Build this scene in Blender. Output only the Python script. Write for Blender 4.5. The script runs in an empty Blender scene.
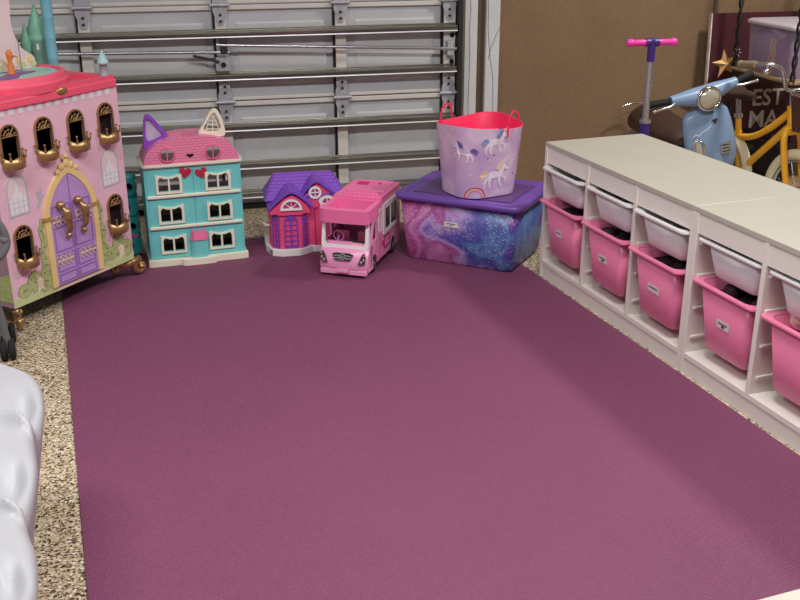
import bpy, math, random
from mathutils import Matrix, Vector
random.seed(7)
PI = math.pi
scene = bpy.context.scene
COL = scene.collection
R = math.radians

# ------------------------------------------------------------ materials
def lin(c):
    c = c / 255.0
    return c / 12.92 if c <= 0.04045 else ((c + 0.055) / 1.055) ** 2.4
def rgb(t): return (lin(t[0]), lin(t[1]), lin(t[2]), 1.0)
MATS = {}
def mat(name, col, rough=0.5, metal=0.0, var=0.0, vs=8.0, bump=0.0, bs=60.0, spec=0.5, trans=0.0, alpha=1.0, emit=0.0, aniso=None):
    m = bpy.data.materials.new(name); m.use_nodes = True
    nt = m.node_tree; b = nt.nodes['Principled BSDF']
    b.inputs['Base Color'].default_value = rgb(col)
    b.inputs['Roughness'].default_value = rough
    b.inputs['Metallic'].default_value = metal
    b.inputs['Specular IOR Level'].default_value = spec
    b.inputs['Transmission Weight'].default_value = trans
    b.inputs['Alpha'].default_value = alpha
    tc = nt.nodes.new('ShaderNodeTexCoord')
    if var or True:
        v = var or 0.03
        n = nt.nodes.new('ShaderNodeTexNoise'); n.inputs['Scale'].default_value = vs; n.inputs['Detail'].default_value = 4
        nt.links.new(tc.outputs['Object'], n.inputs['Vector'])
        r = nt.nodes.new('ShaderNodeMapRange')
        r.inputs['From Min'].default_value = 0.3; r.inputs['From Max'].default_value = 0.7
        r.inputs['To Min'].default_value = 1 - v; r.inputs['To Max'].default_value = 1 + v
        nt.links.new(n.outputs['Fac'], r.inputs['Value'])
        mx = nt.nodes.new('ShaderNodeVectorMath'); mx.operation = 'SCALE'
        mx.inputs[0].default_value = rgb(col)[:3]
        nt.links.new(r.outputs['Result'], mx.inputs['Scale'])
        nt.links.new(mx.outputs['Vector'], b.inputs['Base Color'])
    if bump:
        n2 = nt.nodes.new('ShaderNodeTexNoise'); n2.inputs['Scale'].default_value = bs; n2.inputs['Detail'].default_value = 3
        nt.links.new(tc.outputs['Object'], n2.inputs['Vector'])
        bp = nt.nodes.new('ShaderNodeBump'); bp.inputs['Strength'].default_value = bump; bp.inputs['Distance'].default_value = 0.004
        nt.links.new(n2.outputs['Fac'], bp.inputs['Height']); nt.links.new(bp.outputs['Normal'], b.inputs['Normal'])
    MATS[name] = m
    return m

def ramp(nt, fac, stops, interp='LINEAR'):
    r = nt.nodes.new('ShaderNodeValToRGB'); cr = r.color_ramp; cr.interpolation = interp
    while len(cr.elements) < len(stops): cr.elements.new(0.5)
    for e, (p, c) in zip(cr.elements, stops): e.position = p; e.color = rgb(c)
    nt.links.new(fac, r.inputs['Fac']); return r
def base(name, rough=0.5):
    m = bpy.data.materials.new(name); m.use_nodes = True; MATS[name] = m
    nt = m.node_tree; b = nt.nodes['Principled BSDF']; b.inputs['Roughness'].default_value = rough
    tc = nt.nodes.new('ShaderNodeTexCoord')
    return m, nt, b, tc
def mixc(nt, f, a, b_):
    x = nt.nodes.new('ShaderNodeMix'); x.data_type = 'RGBA'
    if hasattr(f, 'links'): nt.links.new(f, x.inputs[0])
    else: x.inputs[0].default_value = f
    for s, i in ((a, 6), (b_, 7)):
        if hasattr(s, 'links'): nt.links.new(s, x.inputs[i])
        else: x.inputs[i].default_value = rgb(s)
    return x.outputs[2]

# speckled epoxy flake floor
m, nt, b, tc = base('flake', 0.45)
v = nt.nodes.new('ShaderNodeTexVoronoi'); v.inputs['Scale'].default_value = 190
nt.links.new(tc.outputs['Object'], v.inputs['Vector'])
sp = nt.nodes.new('ShaderNodeSeparateColor'); nt.links.new(v.outputs['Color'], sp.inputs['Color'])
r1 = ramp(nt, sp.outputs['Red'], [(0, (48, 38, 30)), (0.11, (104, 86, 66)), (0.26, (160, 140, 112)), (0.45, (198, 180, 150)), (0.75, (212, 196, 168)), (0.92, (236, 228, 212))], 'CONSTANT')
nt.links.new(r1.outputs['Color'], b.inputs['Base Color'])
# woven mat
m, nt, b, tc = base('mat_weave', 0.62)
b.inputs['Specular IOR Level'].default_value = 0.35
n = nt.nodes.new('ShaderNodeTexNoise'); n.inputs['Scale'].default_value = 2.2; n.inputs['Detail'].default_value = 5
nt.links.new(tc.outputs['Object'], n.inputs['Vector'])
n3 = nt.nodes.new('ShaderNodeTexNoise'); n3.inputs['Scale'].default_value = 260; n3.inputs['Detail'].default_value = 2
nt.links.new(tc.outputs['Object'], n3.inputs['Vector'])
wv = nt.nodes.new('ShaderNodeTexWave'); wv.bands_direction = 'Y'; wv.inputs['Scale'].default_value = 38; wv.inputs['Distortion'].default_value = 0.15
nt.links.new(tc.outputs['Object'], wv.inputs['Vector'])
wx = nt.nodes.new('ShaderNodeTexWave'); wx.bands_direction = 'X'; wx.inputs['Scale'].default_value = 55
nt.links.new(tc.outputs['Object'], wx.inputs['Vector'])
c1 = ramp(nt, n.outputs['Fac'], [(0.3, (114, 59, 90)), (0.7, (124, 66, 99))])
c2 = mixc(nt, 0.16, c1.outputs['Color'], (0, 0, 0))
ml = nt.nodes.new('ShaderNodeMath'); ml.operation = 'MULTIPLY'; ml.inputs[1].default_value = 0.55
nt.links.new(wv.outputs['Fac'], ml.inputs[0])
c3 = mixc(nt, ml.outputs[0], c2, (146, 80, 113))
c4n = ramp(nt, n3.outputs['Fac'], [(0.35, (94, 46, 74)), (0.65, (140, 78, 112))])
c4 = mixc(nt, 0.3, c3, c4n.outputs['Color'])
nt.links.new(c4, b.inputs['Base Color'])
bp = nt.nodes.new('ShaderNodeBump'); bp.inputs['Strength'].default_value = 0.35; bp.inputs['Distance'].default_value = 0.002
ad = nt.nodes.new('ShaderNodeMath'); ad.operation = 'ADD'
nt.links.new(wv.outputs['Fac'], ad.inputs[0]); nt.links.new(wx.outputs['Fac'], ad.inputs[1])
nt.links.new(ad.outputs[0], bp.inputs['Height']); nt.links.new(bp.outputs['Normal'], b.inputs['Normal'])
# galaxy print
m, nt, b, tc = base('galaxy', 0.32)
n = nt.nodes.new('ShaderNodeTexNoise'); n.inputs['Scale'].default_value = 4.6; n.inputs['Detail'].default_value = 3.0; n.inputs['Distortion'].default_value = 0.8
mp = nt.nodes.new('ShaderNodeMapping'); mp.inputs['Rotation'].default_value = (0.2, 0.5, 0.9); mp.inputs['Location'].default_value = (0.31, 0.2, 0.47)
nt.links.new(tc.outputs['Object'], mp.inputs['Vector']); nt.links.new(mp.outputs['Vector'], n.inputs['Vector'])
sx = nt.nodes.new('ShaderNodeSeparateXYZ'); nt.links.new(tc.outputs['Object'], sx.inputs[0])
# position along the front blended with noise: magenta at the left, blue and teal at the right
ma = nt.nodes.new('ShaderNodeMath'); ma.operation = 'MULTIPLY_ADD'; ma.inputs[1].default_value = 1.15; ma.inputs[2].default_value = 0.02
nt.links.new(sx.outputs['X'], ma.inputs[0])
mb = nt.nodes.new('ShaderNodeMath'); mb.operation = 'ADD'
nt.links.new(ma.outputs[0], mb.inputs[0]); nt.links.new(n.outputs['Fac'], mb.inputs[1])
r1 = ramp(nt, mb.outputs[0], [(0.14, (196, 120, 170)), (0.24, (166, 68, 138)), (0.34, (194, 128, 178)), (0.44, (158, 70, 142)), (0.52, (170, 142, 196)), (0.60, (82, 76, 156)), (0.67, (62, 72, 152)), (0.76, (84, 124, 176)), (0.84, (78, 64, 150)), (0.97, (156, 84, 158))])
n2 = nt.nodes.new('ShaderNodeTexVoronoi'); n2.inputs['Scale'].default_value = 95
nt.links.new(tc.outputs['Object'], n2.inputs['Vector'])
sr = ramp(nt, n2.outputs['Distance'], [(0.0, (255, 255, 255)), (0.2, (190, 190, 190)), (0.34, (0, 0, 0))])
n4 = nt.nodes.new('ShaderNodeTexNoise'); n4.inputs['Scale'].default_value = 9
nt.links.new(tc.outputs['Object'], n4.inputs['Vector'])
sr2 = ramp(nt, n4.outputs['Fac'], [(0.36, (40, 40, 40)), (0.55, (240, 240, 240))])
mm = nt.nodes.new('ShaderNodeMath'); mm.operation = 'MULTIPLY'
nt.links.new(sr.outputs['Color'], mm.inputs[0]); nt.links.new(sr2.outputs['Color'], mm.inputs[1])
nt.links.new(mixc(nt, mm.outputs[0], r1.outputs['Color'], (226, 212, 238)), b.inputs['Base Color'])
# lavender print ground
m, nt, b, tc = base('lavender', 0.38)
n = nt.nodes.new('ShaderNodeTexNoise'); n.inputs['Scale'].default_value = 7; n.inputs['Detail'].default_value = 1; n.inputs['Distortion'].default_value = 1
nt.links.new(tc.outputs['Object'], n.inputs['Vector'])
r1 = ramp(nt, n.outputs['Fac'], [(0.3, (196, 168, 212)), (0.5, (214, 182, 216)), (0.62, (228, 204, 226)), (0.8, (206, 178, 222))])
nt.links.new(r1.outputs['Color'], b.inputs['Base Color'])
# tiled scales for roofs
def scales(name, c0, c1_, sc):
    m, nt, b, tc = base(name, 0.42)
    br = nt.nodes.new('ShaderNodeTexBrick'); br.inputs['Scale'].default_value = sc
    br.inputs['Color1'].default_value = rgb(c0); br.inputs['Color2'].default_value = rgb(c0); br.inputs['Mortar'].default_value = rgb(c1_)
    br.inputs['Mortar Size'].default_value = 0.03; br.inputs['Mortar Smooth'].default_value = 0.6
    mp = nt.nodes.new('ShaderNodeMapping'); mp.inputs['Rotation'].default_value = (PI / 2, 0, 0)
    nt.links.new(tc.outputs['Object'], mp.inputs['Vector']); nt.links.new(mp.outputs['Vector'], br.inputs['Vector'])
    nt.links.new(br.outputs['Color'], b.inputs['Base Color'])
    bp = nt.nodes.new('ShaderNodeBump'); bp.inputs['Strength'].default_value = 0.6; bp.inputs['Distance'].default_value = 0.004; bp.invert = True
    nt.links.new(br.outputs['Fac'], bp.inputs['Height']); nt.links.new(bp.outputs['Normal'], b.inputs['Normal'])
scales('pink_scale', (240, 140, 176), (222, 112, 154), 22)
scales('purple_scale', (140, 88, 200), (112, 62, 172), 22)
# painted brown wall
m, nt, b, tc = base('brown_wall', 0.85)
n = nt.nodes.new('ShaderNodeTexNoise'); n.inputs['Scale'].default_value = 3; n.inputs['Detail'].default_value = 8
nt.links.new(tc.outputs['Object'], n.inputs['Vector'])
n2 = nt.nodes.new('ShaderNodeTexNoise'); n2.inputs['Scale'].default_value = 120; n2.inputs['Detail'].default_value = 2
nt.links.new(tc.outputs['Object'], n2.inputs['Vector'])
r1 = ramp(nt, n.outputs['Fac'], [(0.3, (122, 97, 73)), (0.7, (136, 109, 82))])
r2 = ramp(nt, n2.outputs['Fac'], [(0.3, (110, 86, 62)), (0.7, (148, 120, 92))])
nt.links.new(mixc(nt, 0.35, r1.outputs['Color'], r2.outputs['Color']), b.inputs['Base Color'])
bp = nt.nodes.new('ShaderNodeBump'); bp.inputs['Strength'].default_value = 0.4; bp.inputs['Distance'].default_value = 0.004
nt.links.new(n2.outputs['Fac'], bp.inputs['Height']); nt.links.new(bp.outputs['Normal'], b.inputs['Normal'])
# wicker
m, nt, b, tc = base('wicker', 0.7)
ck = nt.nodes.new('ShaderNodeTexChecker'); ck.inputs['Scale'].default_value = 90
ck.inputs['Color1'].default_value = rgb((104, 62, 44)); ck.inputs['Color2'].default_value = rgb((52, 30, 22))
nt.links.new(tc.outputs['Object'], ck.inputs['Vector']); nt.links.new(ck.outputs['Color'], b.inputs['Base Color'])

mat('drywall', (196, 192, 186), 0.9, var=0.03)
mat('door_white', (200, 201, 203), 0.5, var=0.04, vs=5)
mat('door_panel', (193, 196, 201), 0.5, var=0.05, vs=4)
mat('stile_white', (218, 214, 207), 0.5, var=0.05)
mat('galv', (150, 148, 138), 0.28, 0.9, var=0.08, vs=12)
mat('galv_dull', (186, 188, 196), 0.45, 0.4, var=0.15, vs=40)
mat('strut_highlight', (214, 214, 218), 0.4, 0.5)
mat('steel_dark', (62, 62, 64), 0.5, 0.6)
mat('chrome', (225, 225, 228), 0.12, 1.0)
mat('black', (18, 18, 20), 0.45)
mat('black_rubber', (22, 22, 22), 0.8)
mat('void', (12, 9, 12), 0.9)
mat('trim_white', (206, 208, 212), 0.6, var=0.06, vs=6)
mat('trim_brown', (92, 76, 62), 0.8, var=0.1)
mat('bare_wood', (196, 168, 128), 0.7, var=0.08)
mat('white_lam', (180, 176, 164), 0.38, var=0.015)
mat('white_lam_edge', (228, 222, 214), 0.42, var=0.02)
mat('bin_pink', (232, 128, 166), 0.34, var=0.02)
mat('bin_white', (226, 222, 224), 0.36, var=0.02)
mat('sticker', (226, 216, 214), 0.5)
mat('ink', (52, 44, 52), 0.6)
mat('ink_grey', (150, 142, 150), 0.6)
mat('dark_toys', (52, 38, 44), 0.7, var=0.3, vs=30)
mat('plush_pink', (226, 160, 172), 0.9, var=0.1, bump=0.5)
mat('plush_cream', (228, 210, 190), 0.9, var=0.1, bump=0.5)
mat('castle_pink', (230, 186, 204), 0.5, var=0.04, vs=14)
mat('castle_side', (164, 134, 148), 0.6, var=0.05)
mat('castle_red', (240, 90, 118), 0.42, var=0.03)
mat('gold', (178, 142, 98), 0.34, 0.7, var=0.05)
mat('gold_print', (234, 204, 140), 0.55)
mat('gold_line', (176, 138, 70), 0.55)
mat('door_lilac', (186, 148, 208), 0.5, var=0.05, vs=30)
mat('door_lilac_dark', (152, 110, 186), 0.5)
mat('grass', (196, 204, 150), 0.6, var=0.08, vs=30)
mat('leaf_line', (122, 122, 66), 0.6)
mat('bush', (174, 184, 126), 0.6, var=0.18, vs=70)
mat('path', (236, 212, 190), 0.6)
mat('print_white', (228, 226, 232), 0.55)
mat('print_grey', (186, 182, 194), 0.55)
mat('tower_green', (128, 184, 160), 0.45, var=0.05)
mat('tower_blue', (118, 182, 198), 0.45, var=0.04)
mat('tower_pale', (164, 198, 204), 0.45)
mat('turn_green', (158, 200, 182), 0.4, var=0.12, vs=18)
mat('turn_purple', (118, 78, 140), 0.45)
mat('pale_pink', (226, 206, 208), 0.55)
mat('teal', (116, 206, 208), 0.36, var=0.02)
mat('teal_bright', (44, 186, 184), 0.36, var=0.02)
mat('cream', (238, 232, 212), 0.42)
mat('ear_purple', (146, 72, 196), 0.4)
mat('ear_inner', (198, 182, 206), 0.35, var=0.15, vs=20)
mat('heart_red', (186, 40, 66), 0.4)
mat('pink_roof', (228, 104, 152), 0.4)
mat('house_pink', (240, 86, 134), 0.38, var=0.02)
mat('house_purple', (124, 74, 188), 0.4, var=0.02)
mat('camper_pink', (242, 162, 204), 0.34, var=0.01)
mat('camper_hot', (240, 118, 172), 0.34, var=0.01)
mat('camper_mid', (234, 140, 186), 0.36)
mat('magenta', (196, 48, 122), 0.4)
mat('white_plastic', (240, 238, 238), 0.34, var=0.01)
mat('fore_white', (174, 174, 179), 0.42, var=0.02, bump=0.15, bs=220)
mat('lens', (196, 188, 176), 0.15, 0.4)
mat('amber', (206, 122, 60), 0.3)
mat('glass_dark', (44, 46, 52), 0.12)
mat('seat_purple', (206, 150, 214), 0.45)
mat('lid_purple', (112, 76, 166), 0.34, var=0.03)
mat('lid_dark', (92, 60, 122), 0.38, var=0.08)
mat('hot_lining', (244, 40, 96), 0.5, var=0.03)
mat('uni_white', (240, 230, 242), 0.45)
mat('uni_blue', (132, 158, 204), 0.45)
mat('uni_yellow', (238, 214, 180), 0.45)
mat('uni_indigo', (108, 96, 160), 0.45)
mat('cloud', (232, 214, 232), 0.45)
mat('rainbow_red', (206, 52, 98), 0.45)
mat('rainbow_pink', (236, 150, 170), 0.45)
mat('handle_pink', (238, 60, 168), 0.4)
mat('purple_dark', (62, 36, 122), 0.4)
mat('silver', (200, 202, 208), 0.25, 0.9)
mat('vespa', (124, 148, 182), 0.32, var=0.02)
mat('vespa_seat', (66, 44, 36), 0.55, var=0.1)
mat('tan', (170, 138, 104), 0.6)
mat('bike_yellow', (240, 174, 42), 0.3, var=0.02)
mat('tyre_cream', (222, 212, 178), 0.7, var=0.03)
mat('grip_brown', (126, 112, 84), 0.7)
mat('saddle', (64, 46, 40), 0.5)
mat('sign_red', (70, 18, 30), 0.7, var=0.18, vs=9)
mat('sign_edge', (210, 196, 186), 0.8, var=0.3, vs=30)
mat('sign_letter', (196, 186, 176), 0.7, var=0.12, vs=40)
mat('star_gold', (208, 164, 104), 0.4, 0.3, var=0.1)
mat('tote_clear', (206, 188, 206), 0.25, alpha=0.22)
mat('tote_lid', (206, 196, 206), 0.3, alpha=0.8)
mat('tote_purple', (118, 72, 146), 0.7, var=0.2, vs=12)
mat('tote_gold', (206, 158, 84), 0.6, var=0.2, vs=30)
mat('rack_wood', (156, 128, 96), 0.6, var=0.1)
mat('strol_grey', (112, 114, 118), 0.5)
mat('orange', (214, 120, 64), 0.5, var=0.1)
mat('lamp_white', (240, 240, 240), 0.5)

# ------------------------------------------------------------ mesh builder
def frame(o, x, y, z):
    M = Matrix.Identity(4)
    for i, c in enumerate((x, y, z, o)):
        for k in range(3): M[k][i] = c[k]
    return M
def fz(o=(0, 0, 0)): return Matrix.Translation(Vector(o))
def ff(y=0, x=0, z=0): return frame((x, y, z), (1, 0, 0), (0, 0, 1), (0, -1, 0))      # plate facing -y
def fs(x=0, y=0, z=0): return frame((x, y, z), (0, 1, 0), (0, 0, 1), (1, 0, 0))       # plate facing +x
def rot(a, ax): return Matrix.Rotation(a, 4, ax)

class MB:
    def __init__(s, m=None): s.v = []; s.f = []; s.m = []; s.s = []; s.M = Matrix.Identity(4); s.mat = m
    def raw(s, vs, fs_, m=None, smooth=False, M=None):
        T = s.M @ M if M is not None else s.M
        o = len(s.v)
        s.v += [tuple(T @ Vector(v)) for v in vs]
        for f in fs_:
            s.f.append([i + o for i in f]); s.m.append(m or s.mat); s.s.append(smooth)
        return s
    def box(s, c, d, m=None, M=None):
        x, y, z = c; a, b_, e = d[0] / 2, d[1] / 2, d[2] / 2
        vs = [(x + i * a, y + j * b_, z + k * e) for k in (-1, 1) for j in (-1, 1) for i in (-1, 1)]
        return s.raw(vs, [(0, 2, 3, 1), (4, 5, 7, 6), (0, 1, 5, 4), (2, 6, 7, 3), (0, 4, 6, 2), (1, 3, 7, 5)], m, False, M)
    def bb(s, x0, x1, y0, y1, z0, z1, m=None, M=None):
        return s.box(((x0 + x1) / 2, (y0 + y1) / 2, (z0 + z1) / 2), (x1 - x0, y1 - y0, z1 - z0), m, M)
    def loft(s, rings, m=None, caps=True, smooth=True, closed=True, M=None):
        n = len(rings[0]); vs = [p for r in rings for p in r]; fs_ = []
        for i in range(len(rings) - 1):
            for j in range(n if closed else n - 1):
                k = (j + 1) % n
                fs_.append((i * n + j, i * n + k, (i + 1) * n + k, (i + 1) * n + j))
        s.raw(vs, fs_, m, smooth, M)
        if caps:
            s.raw(rings[0], [tuple(range(n))[::-1]], m, False, M)
            s.raw(rings[-1], [tuple(range(n))], m, False, M)
        return s
    def tube(s, pts, r, m=None, n=10, closed=False, M=None, caps=True):
        P = [Vector(p) for p in pts]; k = len(P)
        rs = r if isinstance(r, (list, tuple)) else [r] * k
        T = []
        for i in range(k):
            a = P[(i - 1) % k] if (i > 0 or closed) else P[i]
            b_ = P[(i + 1) % k] if (i < k - 1 or closed) else P[i]
            T.append((b_ - a).normalized())
        u = T[0].orthogonal().normalized(); rings = []
        for i in range(k):
            u = (u - T[i] * u.dot(T[i])).normalized(); w = T[i].cross(u)
            rings.append([tuple(P[i] + (u * math.cos(2 * PI * j / n) + w * math.sin(2 * PI * j / n)) * rs[i]) for j in range(n)])
        if closed: rings.append(rings[0])
        return s.loft(rings, m, caps and not closed, True, True, M)
    def cyl(s, a, b_, r, m=None, n=20, r2=None, M=None): return s.tube([a, b_], [r, r if r2 is None else r2], m, n, M=M)
    def sph(s, c, r, m=None, n=16, M=None):
        r = r if isinstance(r, (tuple, list)) else (r, r, r); rings = []
        for i in range(1, n // 2):
            t = PI * i / (n // 2)
            rings.append([(c[0] + r[0] * math.sin(t) * math.cos(2 * PI * j / n), c[1] + r[1] * math.sin(t) * math.sin(2 * PI * j / n), c[2] - r[2] * math.cos(t)) for j in range(n)])
        s.loft(rings, m, False, True, True, M)
        k = len(rings)
        s.raw([(c[0], c[1], c[2] - r[2])] + rings[0], [(0, 1 + (j + 1) % n, 1 + j) for j in range(n)], m, True, M)
        s.raw([(c[0], c[1], c[2] + r[2])] + rings[-1], [(0, 1 + j, 1 + (j + 1) % n) for j in range(n)], m, True, M)
        return s
    def lathe(s, prof, m=None, n=24, M=None):
        rings = [[(r * math.cos(2 * PI * j / n), r * math.sin(2 * PI * j / n), z) for j in range(n)] for r, z in prof]
        return s.loft(rings, m, True, True, True, M)
    def poly(s, pts, t, m=None, M=None, smooth=False):   # prism: polygon in local xy, thickness along +z
        n = len(pts)
        vs = [(p[0], p[1], 0) for p in pts] + [(p[0], p[1], t) for p in pts]
        area = sum(pts[i][0] * pts[(i + 1) % n][1] - pts[(i + 1) % n][0] * pts[i][1] for i in range(n))
        f = [tuple(range(n))[::-1], tuple(range(n, 2 * n))] + [(i, (i + 1) % n, n + (i + 1) % n, n + i) for i in range(n)]
        if area < 0: f = [g[::-1] for g in f]
        return s.raw(vs, f, m, smooth, M)
    def plate(s, outer, holes, t, m=None, M=None, fn=None):  # polygon with holes
        cu = bpy.data.curves.new('tmp', 'CURVE'); cu.dimensions = '2D'; cu.fill_mode = 'BOTH'; cu.extrude = t / 2
        for loop in [outer] + holes:
            sp = cu.splines.new('POLY'); sp.points.add(len(loop) - 1)
            for p, q in zip(sp.points, loop): p.co = (q[0], q[1], 0, 1)
            sp.use_cyclic_u = True
        return s._curve(cu, t, m, M, fn)
    def text(s, body, size, t, m=None, M=None, align='CENTER'):
        cu = bpy.data.curves.new('tmp', 'FONT'); cu.body = body; cu.size = size; cu.extrude = t / 2; cu.align_x = align; cu.align_y = 'CENTER'; cu.resolution_u = 3
        cu.offset = size * 0.012
        return s._curve(cu, t, m, M, None)
    def _curve(s, cu, t, m, M, fn):
        ob = bpy.data.objects.new('tmp', cu); COL.objects.link(ob)
        dg = bpy.context.evaluated_depsgraph_get(); dg.update()
        me = bpy.data.meshes.new_from_object(ob.evaluated_get(dg))
        vs = [(v.co.x, v.co.y, v.co.z + t / 2) for v in me.vertices]
        if fn: vs = [fn(*v) for v in vs]
        s.raw(vs, [tuple(p.vertices) for p in me.polygons], m, False, M)
        bpy.data.objects.remove(ob); bpy.data.curves.remove(cu); bpy.data.meshes.remove(me)
        return s
    def build(s, name, parent=None, bevel=0, seg=2, sub=0, label=None):
        me = bpy.data.meshes.new(name)
        me.from_pydata(s.v, [], s.f)
        names = []
        for k in s.m:
            if k not in names: names.append(k)
        for k in names: me.materials.append(MATS[k])
        for p, k, sm in zip(me.polygons, s.m, s.s): p.material_index = names.index(k); p.use_smooth = sm
        me.update()
        o = bpy.data.objects.new(name, me); COL.objects.link(o)
        if parent: o.parent = parent
        if bevel:
            bv = o.modifiers.new('b', 'BEVEL'); bv.width = bevel; bv.segments = seg; bv.limit_method = 'ANGLE'; bv.angle_limit = R(40)
        if sub:
            sb = o.modifiers.new('s', 'SUBSURF'); sb.levels = sub; sb.render_levels = sub
        if label: o['label'] = label
        return o

def tag(o, label, cat, group=None):
    o['label'] = label; o['category'] = cat
    if group: o['group'] = group
    return o
def thing(name, label, cat, loc=(0, 0, 0), rz=0, group=None):
    o = bpy.data.objects.new(name, None); COL.objects.link(o); o.empty_display_size = 0.05
    o.location = loc; o.rotation_euler = (0, 0, rz)
    return tag(o, label, cat, group)
def struct(o): o['kind'] = 'structure'; return o
def copy_tree(o, parent=None):
    c = o.copy(); COL.objects.link(c)
    if parent: c.parent = parent
    for ch in list(o.children): copy_tree(ch, c)
    return c

def rrect(w, d, r, z=0, n=5, cx=0, cy=0):
    P = []
    for (sx_, sy_, a0) in ((1, -1, -90), (1, 1, 0), (-1, 1, 90), (-1, -1, 180)):
        for i in range(n + 1):
            a = R(a0 + 90 * i / n)
            P.append((cx + sx_ * (w / 2 - r) + r * math.cos(a), cy + sy_ * (d / 2 - r) + r * math.sin(a), z))
    return P
def arch(cx, z0, w, h, n=10, pt=0):      # arch outline: flat bottom, round (or pointed) top
    r = w / 2; zt = z0 + h - r * (1 + pt)
    P = [(cx - r, z0), (cx + r, z0)]
    for i in range(n + 1):
        a = PI * i / n
        P.append((cx + r * math.cos(a), zt + r * math.sin(a) * (1 + pt * (1 - abs(math.cos(a))))))
    return P
def ell(cx, cy, rx, ry, n=20, a0=0): return [(cx + rx * math.cos(2 * PI * i / n + a0), cy + ry * math.sin(2 * PI * i / n + a0)) for i in range(n)]
def smoothpts(P, k=4, closed=True):      # Catmull-Rom through 2D/3D points
    n = len(P); out = []
    rng = range(n if closed else n - 1)
    for i in rng:
        g = lambda j: Vector(P[j % n]) if closed else Vector(P[max(0, min(n - 1, j))])
        p0, p1, p2, p3 = g(i - 1), g(i), g(i + 1), g(i + 2)
        for q in range(k):
            t = q / k
            out.append(tuple(0.5 * ((2 * p1) + (p2 - p0) * t + (2 * p0 - 5 * p1 + 4 * p2 - p3) * t * t + (3 * p1 - p0 - 3 * p2 + p3) * t ** 3)))
    if not closed: out.append(tuple(P[-1]))
    return out

# ------------------------------------------------------------ room
TH = -0.11332
DM = Matrix.Translation((-0.9, 1.431, 0)) @ rot(TH, 'Z')      # door frame: local x to the right, y outwards, z up
DY = 0.0
struct(MB('flake').bb(-4.2, 4.2, -6.5, 2.2, -0.1, 0).build('floor'))
struct(MB('drywall').bb(-4.2, 4.2, -6.5, 2.2, 2.75, 2.85).build('ceiling'))
struct(MB('drywall').bb(-4.3, -4.2, -6.5, 2.2, 0, 2.75).build('wall_left'))
struct(MB('drywall').bb(4.2, 4.3, -6.5, 2.2, 0, 2.75).build('wall_right'))
struct(MB('drywall').bb(-4.2, 4.2, -6.6, -6.5, 0, 2.75).build('wall_back'))
w = MB('brown_wall'); w.M = DM
w.bb(1.24, 5.2, 0.03, 0.15, 0, 2.75)
w.bb(-3.4, 1.24, 0.03, 0.15, 2.35, 2.75); w.bb(-3.5, -2.6, 0.03, 0.15, 0, 2.35)
struct(w.build('wall_front'))

# garage door
door = bpy.data.objects.new('door_1', None); COL.objects.link(door); struct(door)
door.location = (-0.9, 1.431, 0); door.rotation_euler = (0, 0, TH)
X0, X1 = -2.55, 1.062
ST = [-2.42, -1.84, -1.264, -0.696, -0.125, 0.475, 1.04]
ST = [-2.46, -1.88, -1.30, -0.722, -0.1, 0.476, 1.025]
ZJ = [0.0, 0.545, 1.0, 1.5, 2.0]
for k in range(4):
    z0, z1 = ZJ[k] + 0.003, ZJ[k + 1] - 0.003
    b = MB('door_panel')
    b.bb(X0, X1, 0.0, 0.028, z0, z1)
    b.bb(X0, X1, -0.018, 0.0, z1 - 0.022, z1, 'stile_white'); b.bb(X0, X1, -0.018, 0.0, z0, z0 + 0.016, 'stile_white')
    for i in range(len(ST) - 1):      # recessed-panel pressings seen from behind
        a, c = ST[i] + 0.07, ST[i + 1] - 0.07
        b.loft([[(a, 0, z0 + 0.07), (c, 0, z0 + 0.07), (c, 0, z1 - 0.08), (a, 0, z1 - 0.08)], [(a + 0.012, -0.004, z0 + 0.08), (c - 0.012, -0.004, z0 + 0.08), (c - 0.012, -0.004, z1 - 0.09), (a + 0.012, -0.004, z1 - 0.09)]], 'door_white', smooth=False)
    b.build('door_section', door, bevel=0.003)
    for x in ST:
        MB('stile_white').bb(x - 0.026, x + 0.026 + (0.008 if x > 1 else 0), -0.03, 0.0, z0, z1).bb(x - 0.037, x - 0.0262, -0.022, 0.0, z0, z1, 'black').build('stile', door, bevel=0.002)  # black strip at the left stands in for the shadow of the stile
def strut(z, big=True):
    b = MB('galv'); s = 0.5
    # hat-shaped channel: web, two flanges and lips
    pr = [(-0.018, -0.026), (-0.018, -0.013), (-0.062, -0.011), (-0.062, 0.011), (-0.018, 0.013), (-0.018, 0.026), (-0.0155, 0.026), (-0.0155, -0.026)]
    pr = [(-0.031, -0.030), (-0.031, -0.018), (-0.072, -0.015), (-0.072, 0.008), (-0.031, 0.012), (-0.031, 0.022), (-0.0295, 0.022), (-0.0295, -0.030)]
    pr = [(-0.031, -0.0105), (-0.070, -0.009), (-0.072, -0.001), (-0.069, 0.0005), (-0.072, 0.002), (-0.071, 0.008), (-0.031, 0.012), (-0.031, 0.018), (-0.0295, 0.018), (-0.0295, -0.0105)]
    b.loft([[(X0, y, z + h) for y, h in pr], [(X1 - 0.005, y, z + h) for y, h in pr]], smooth=False)
    lp = [(-0.031, -0.010), (-0.076, -0.013), (-0.078, -0.0185), (-0.031, -0.017)]  # paler flared lip: the reflected highlight under the strut, put into colour and shape
    b.loft([[(X0, y, z + h) for y, h in lp], [(X1 - 0.005, y, z + h) for y, h in lp]], 'strut_highlight', smooth=False)
    b.build('strut', door, bevel=0.003)
for z in (0.085, 0.234, 0.425, 0.672, 0.872, 1.12, 1.4, 1.8): strut(z)
MB('black_rubber').bb(X0, X1, -0.03, 0.03, -0.0, 0.022).build('bottom_seal', door, bevel=0.005)
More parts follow.
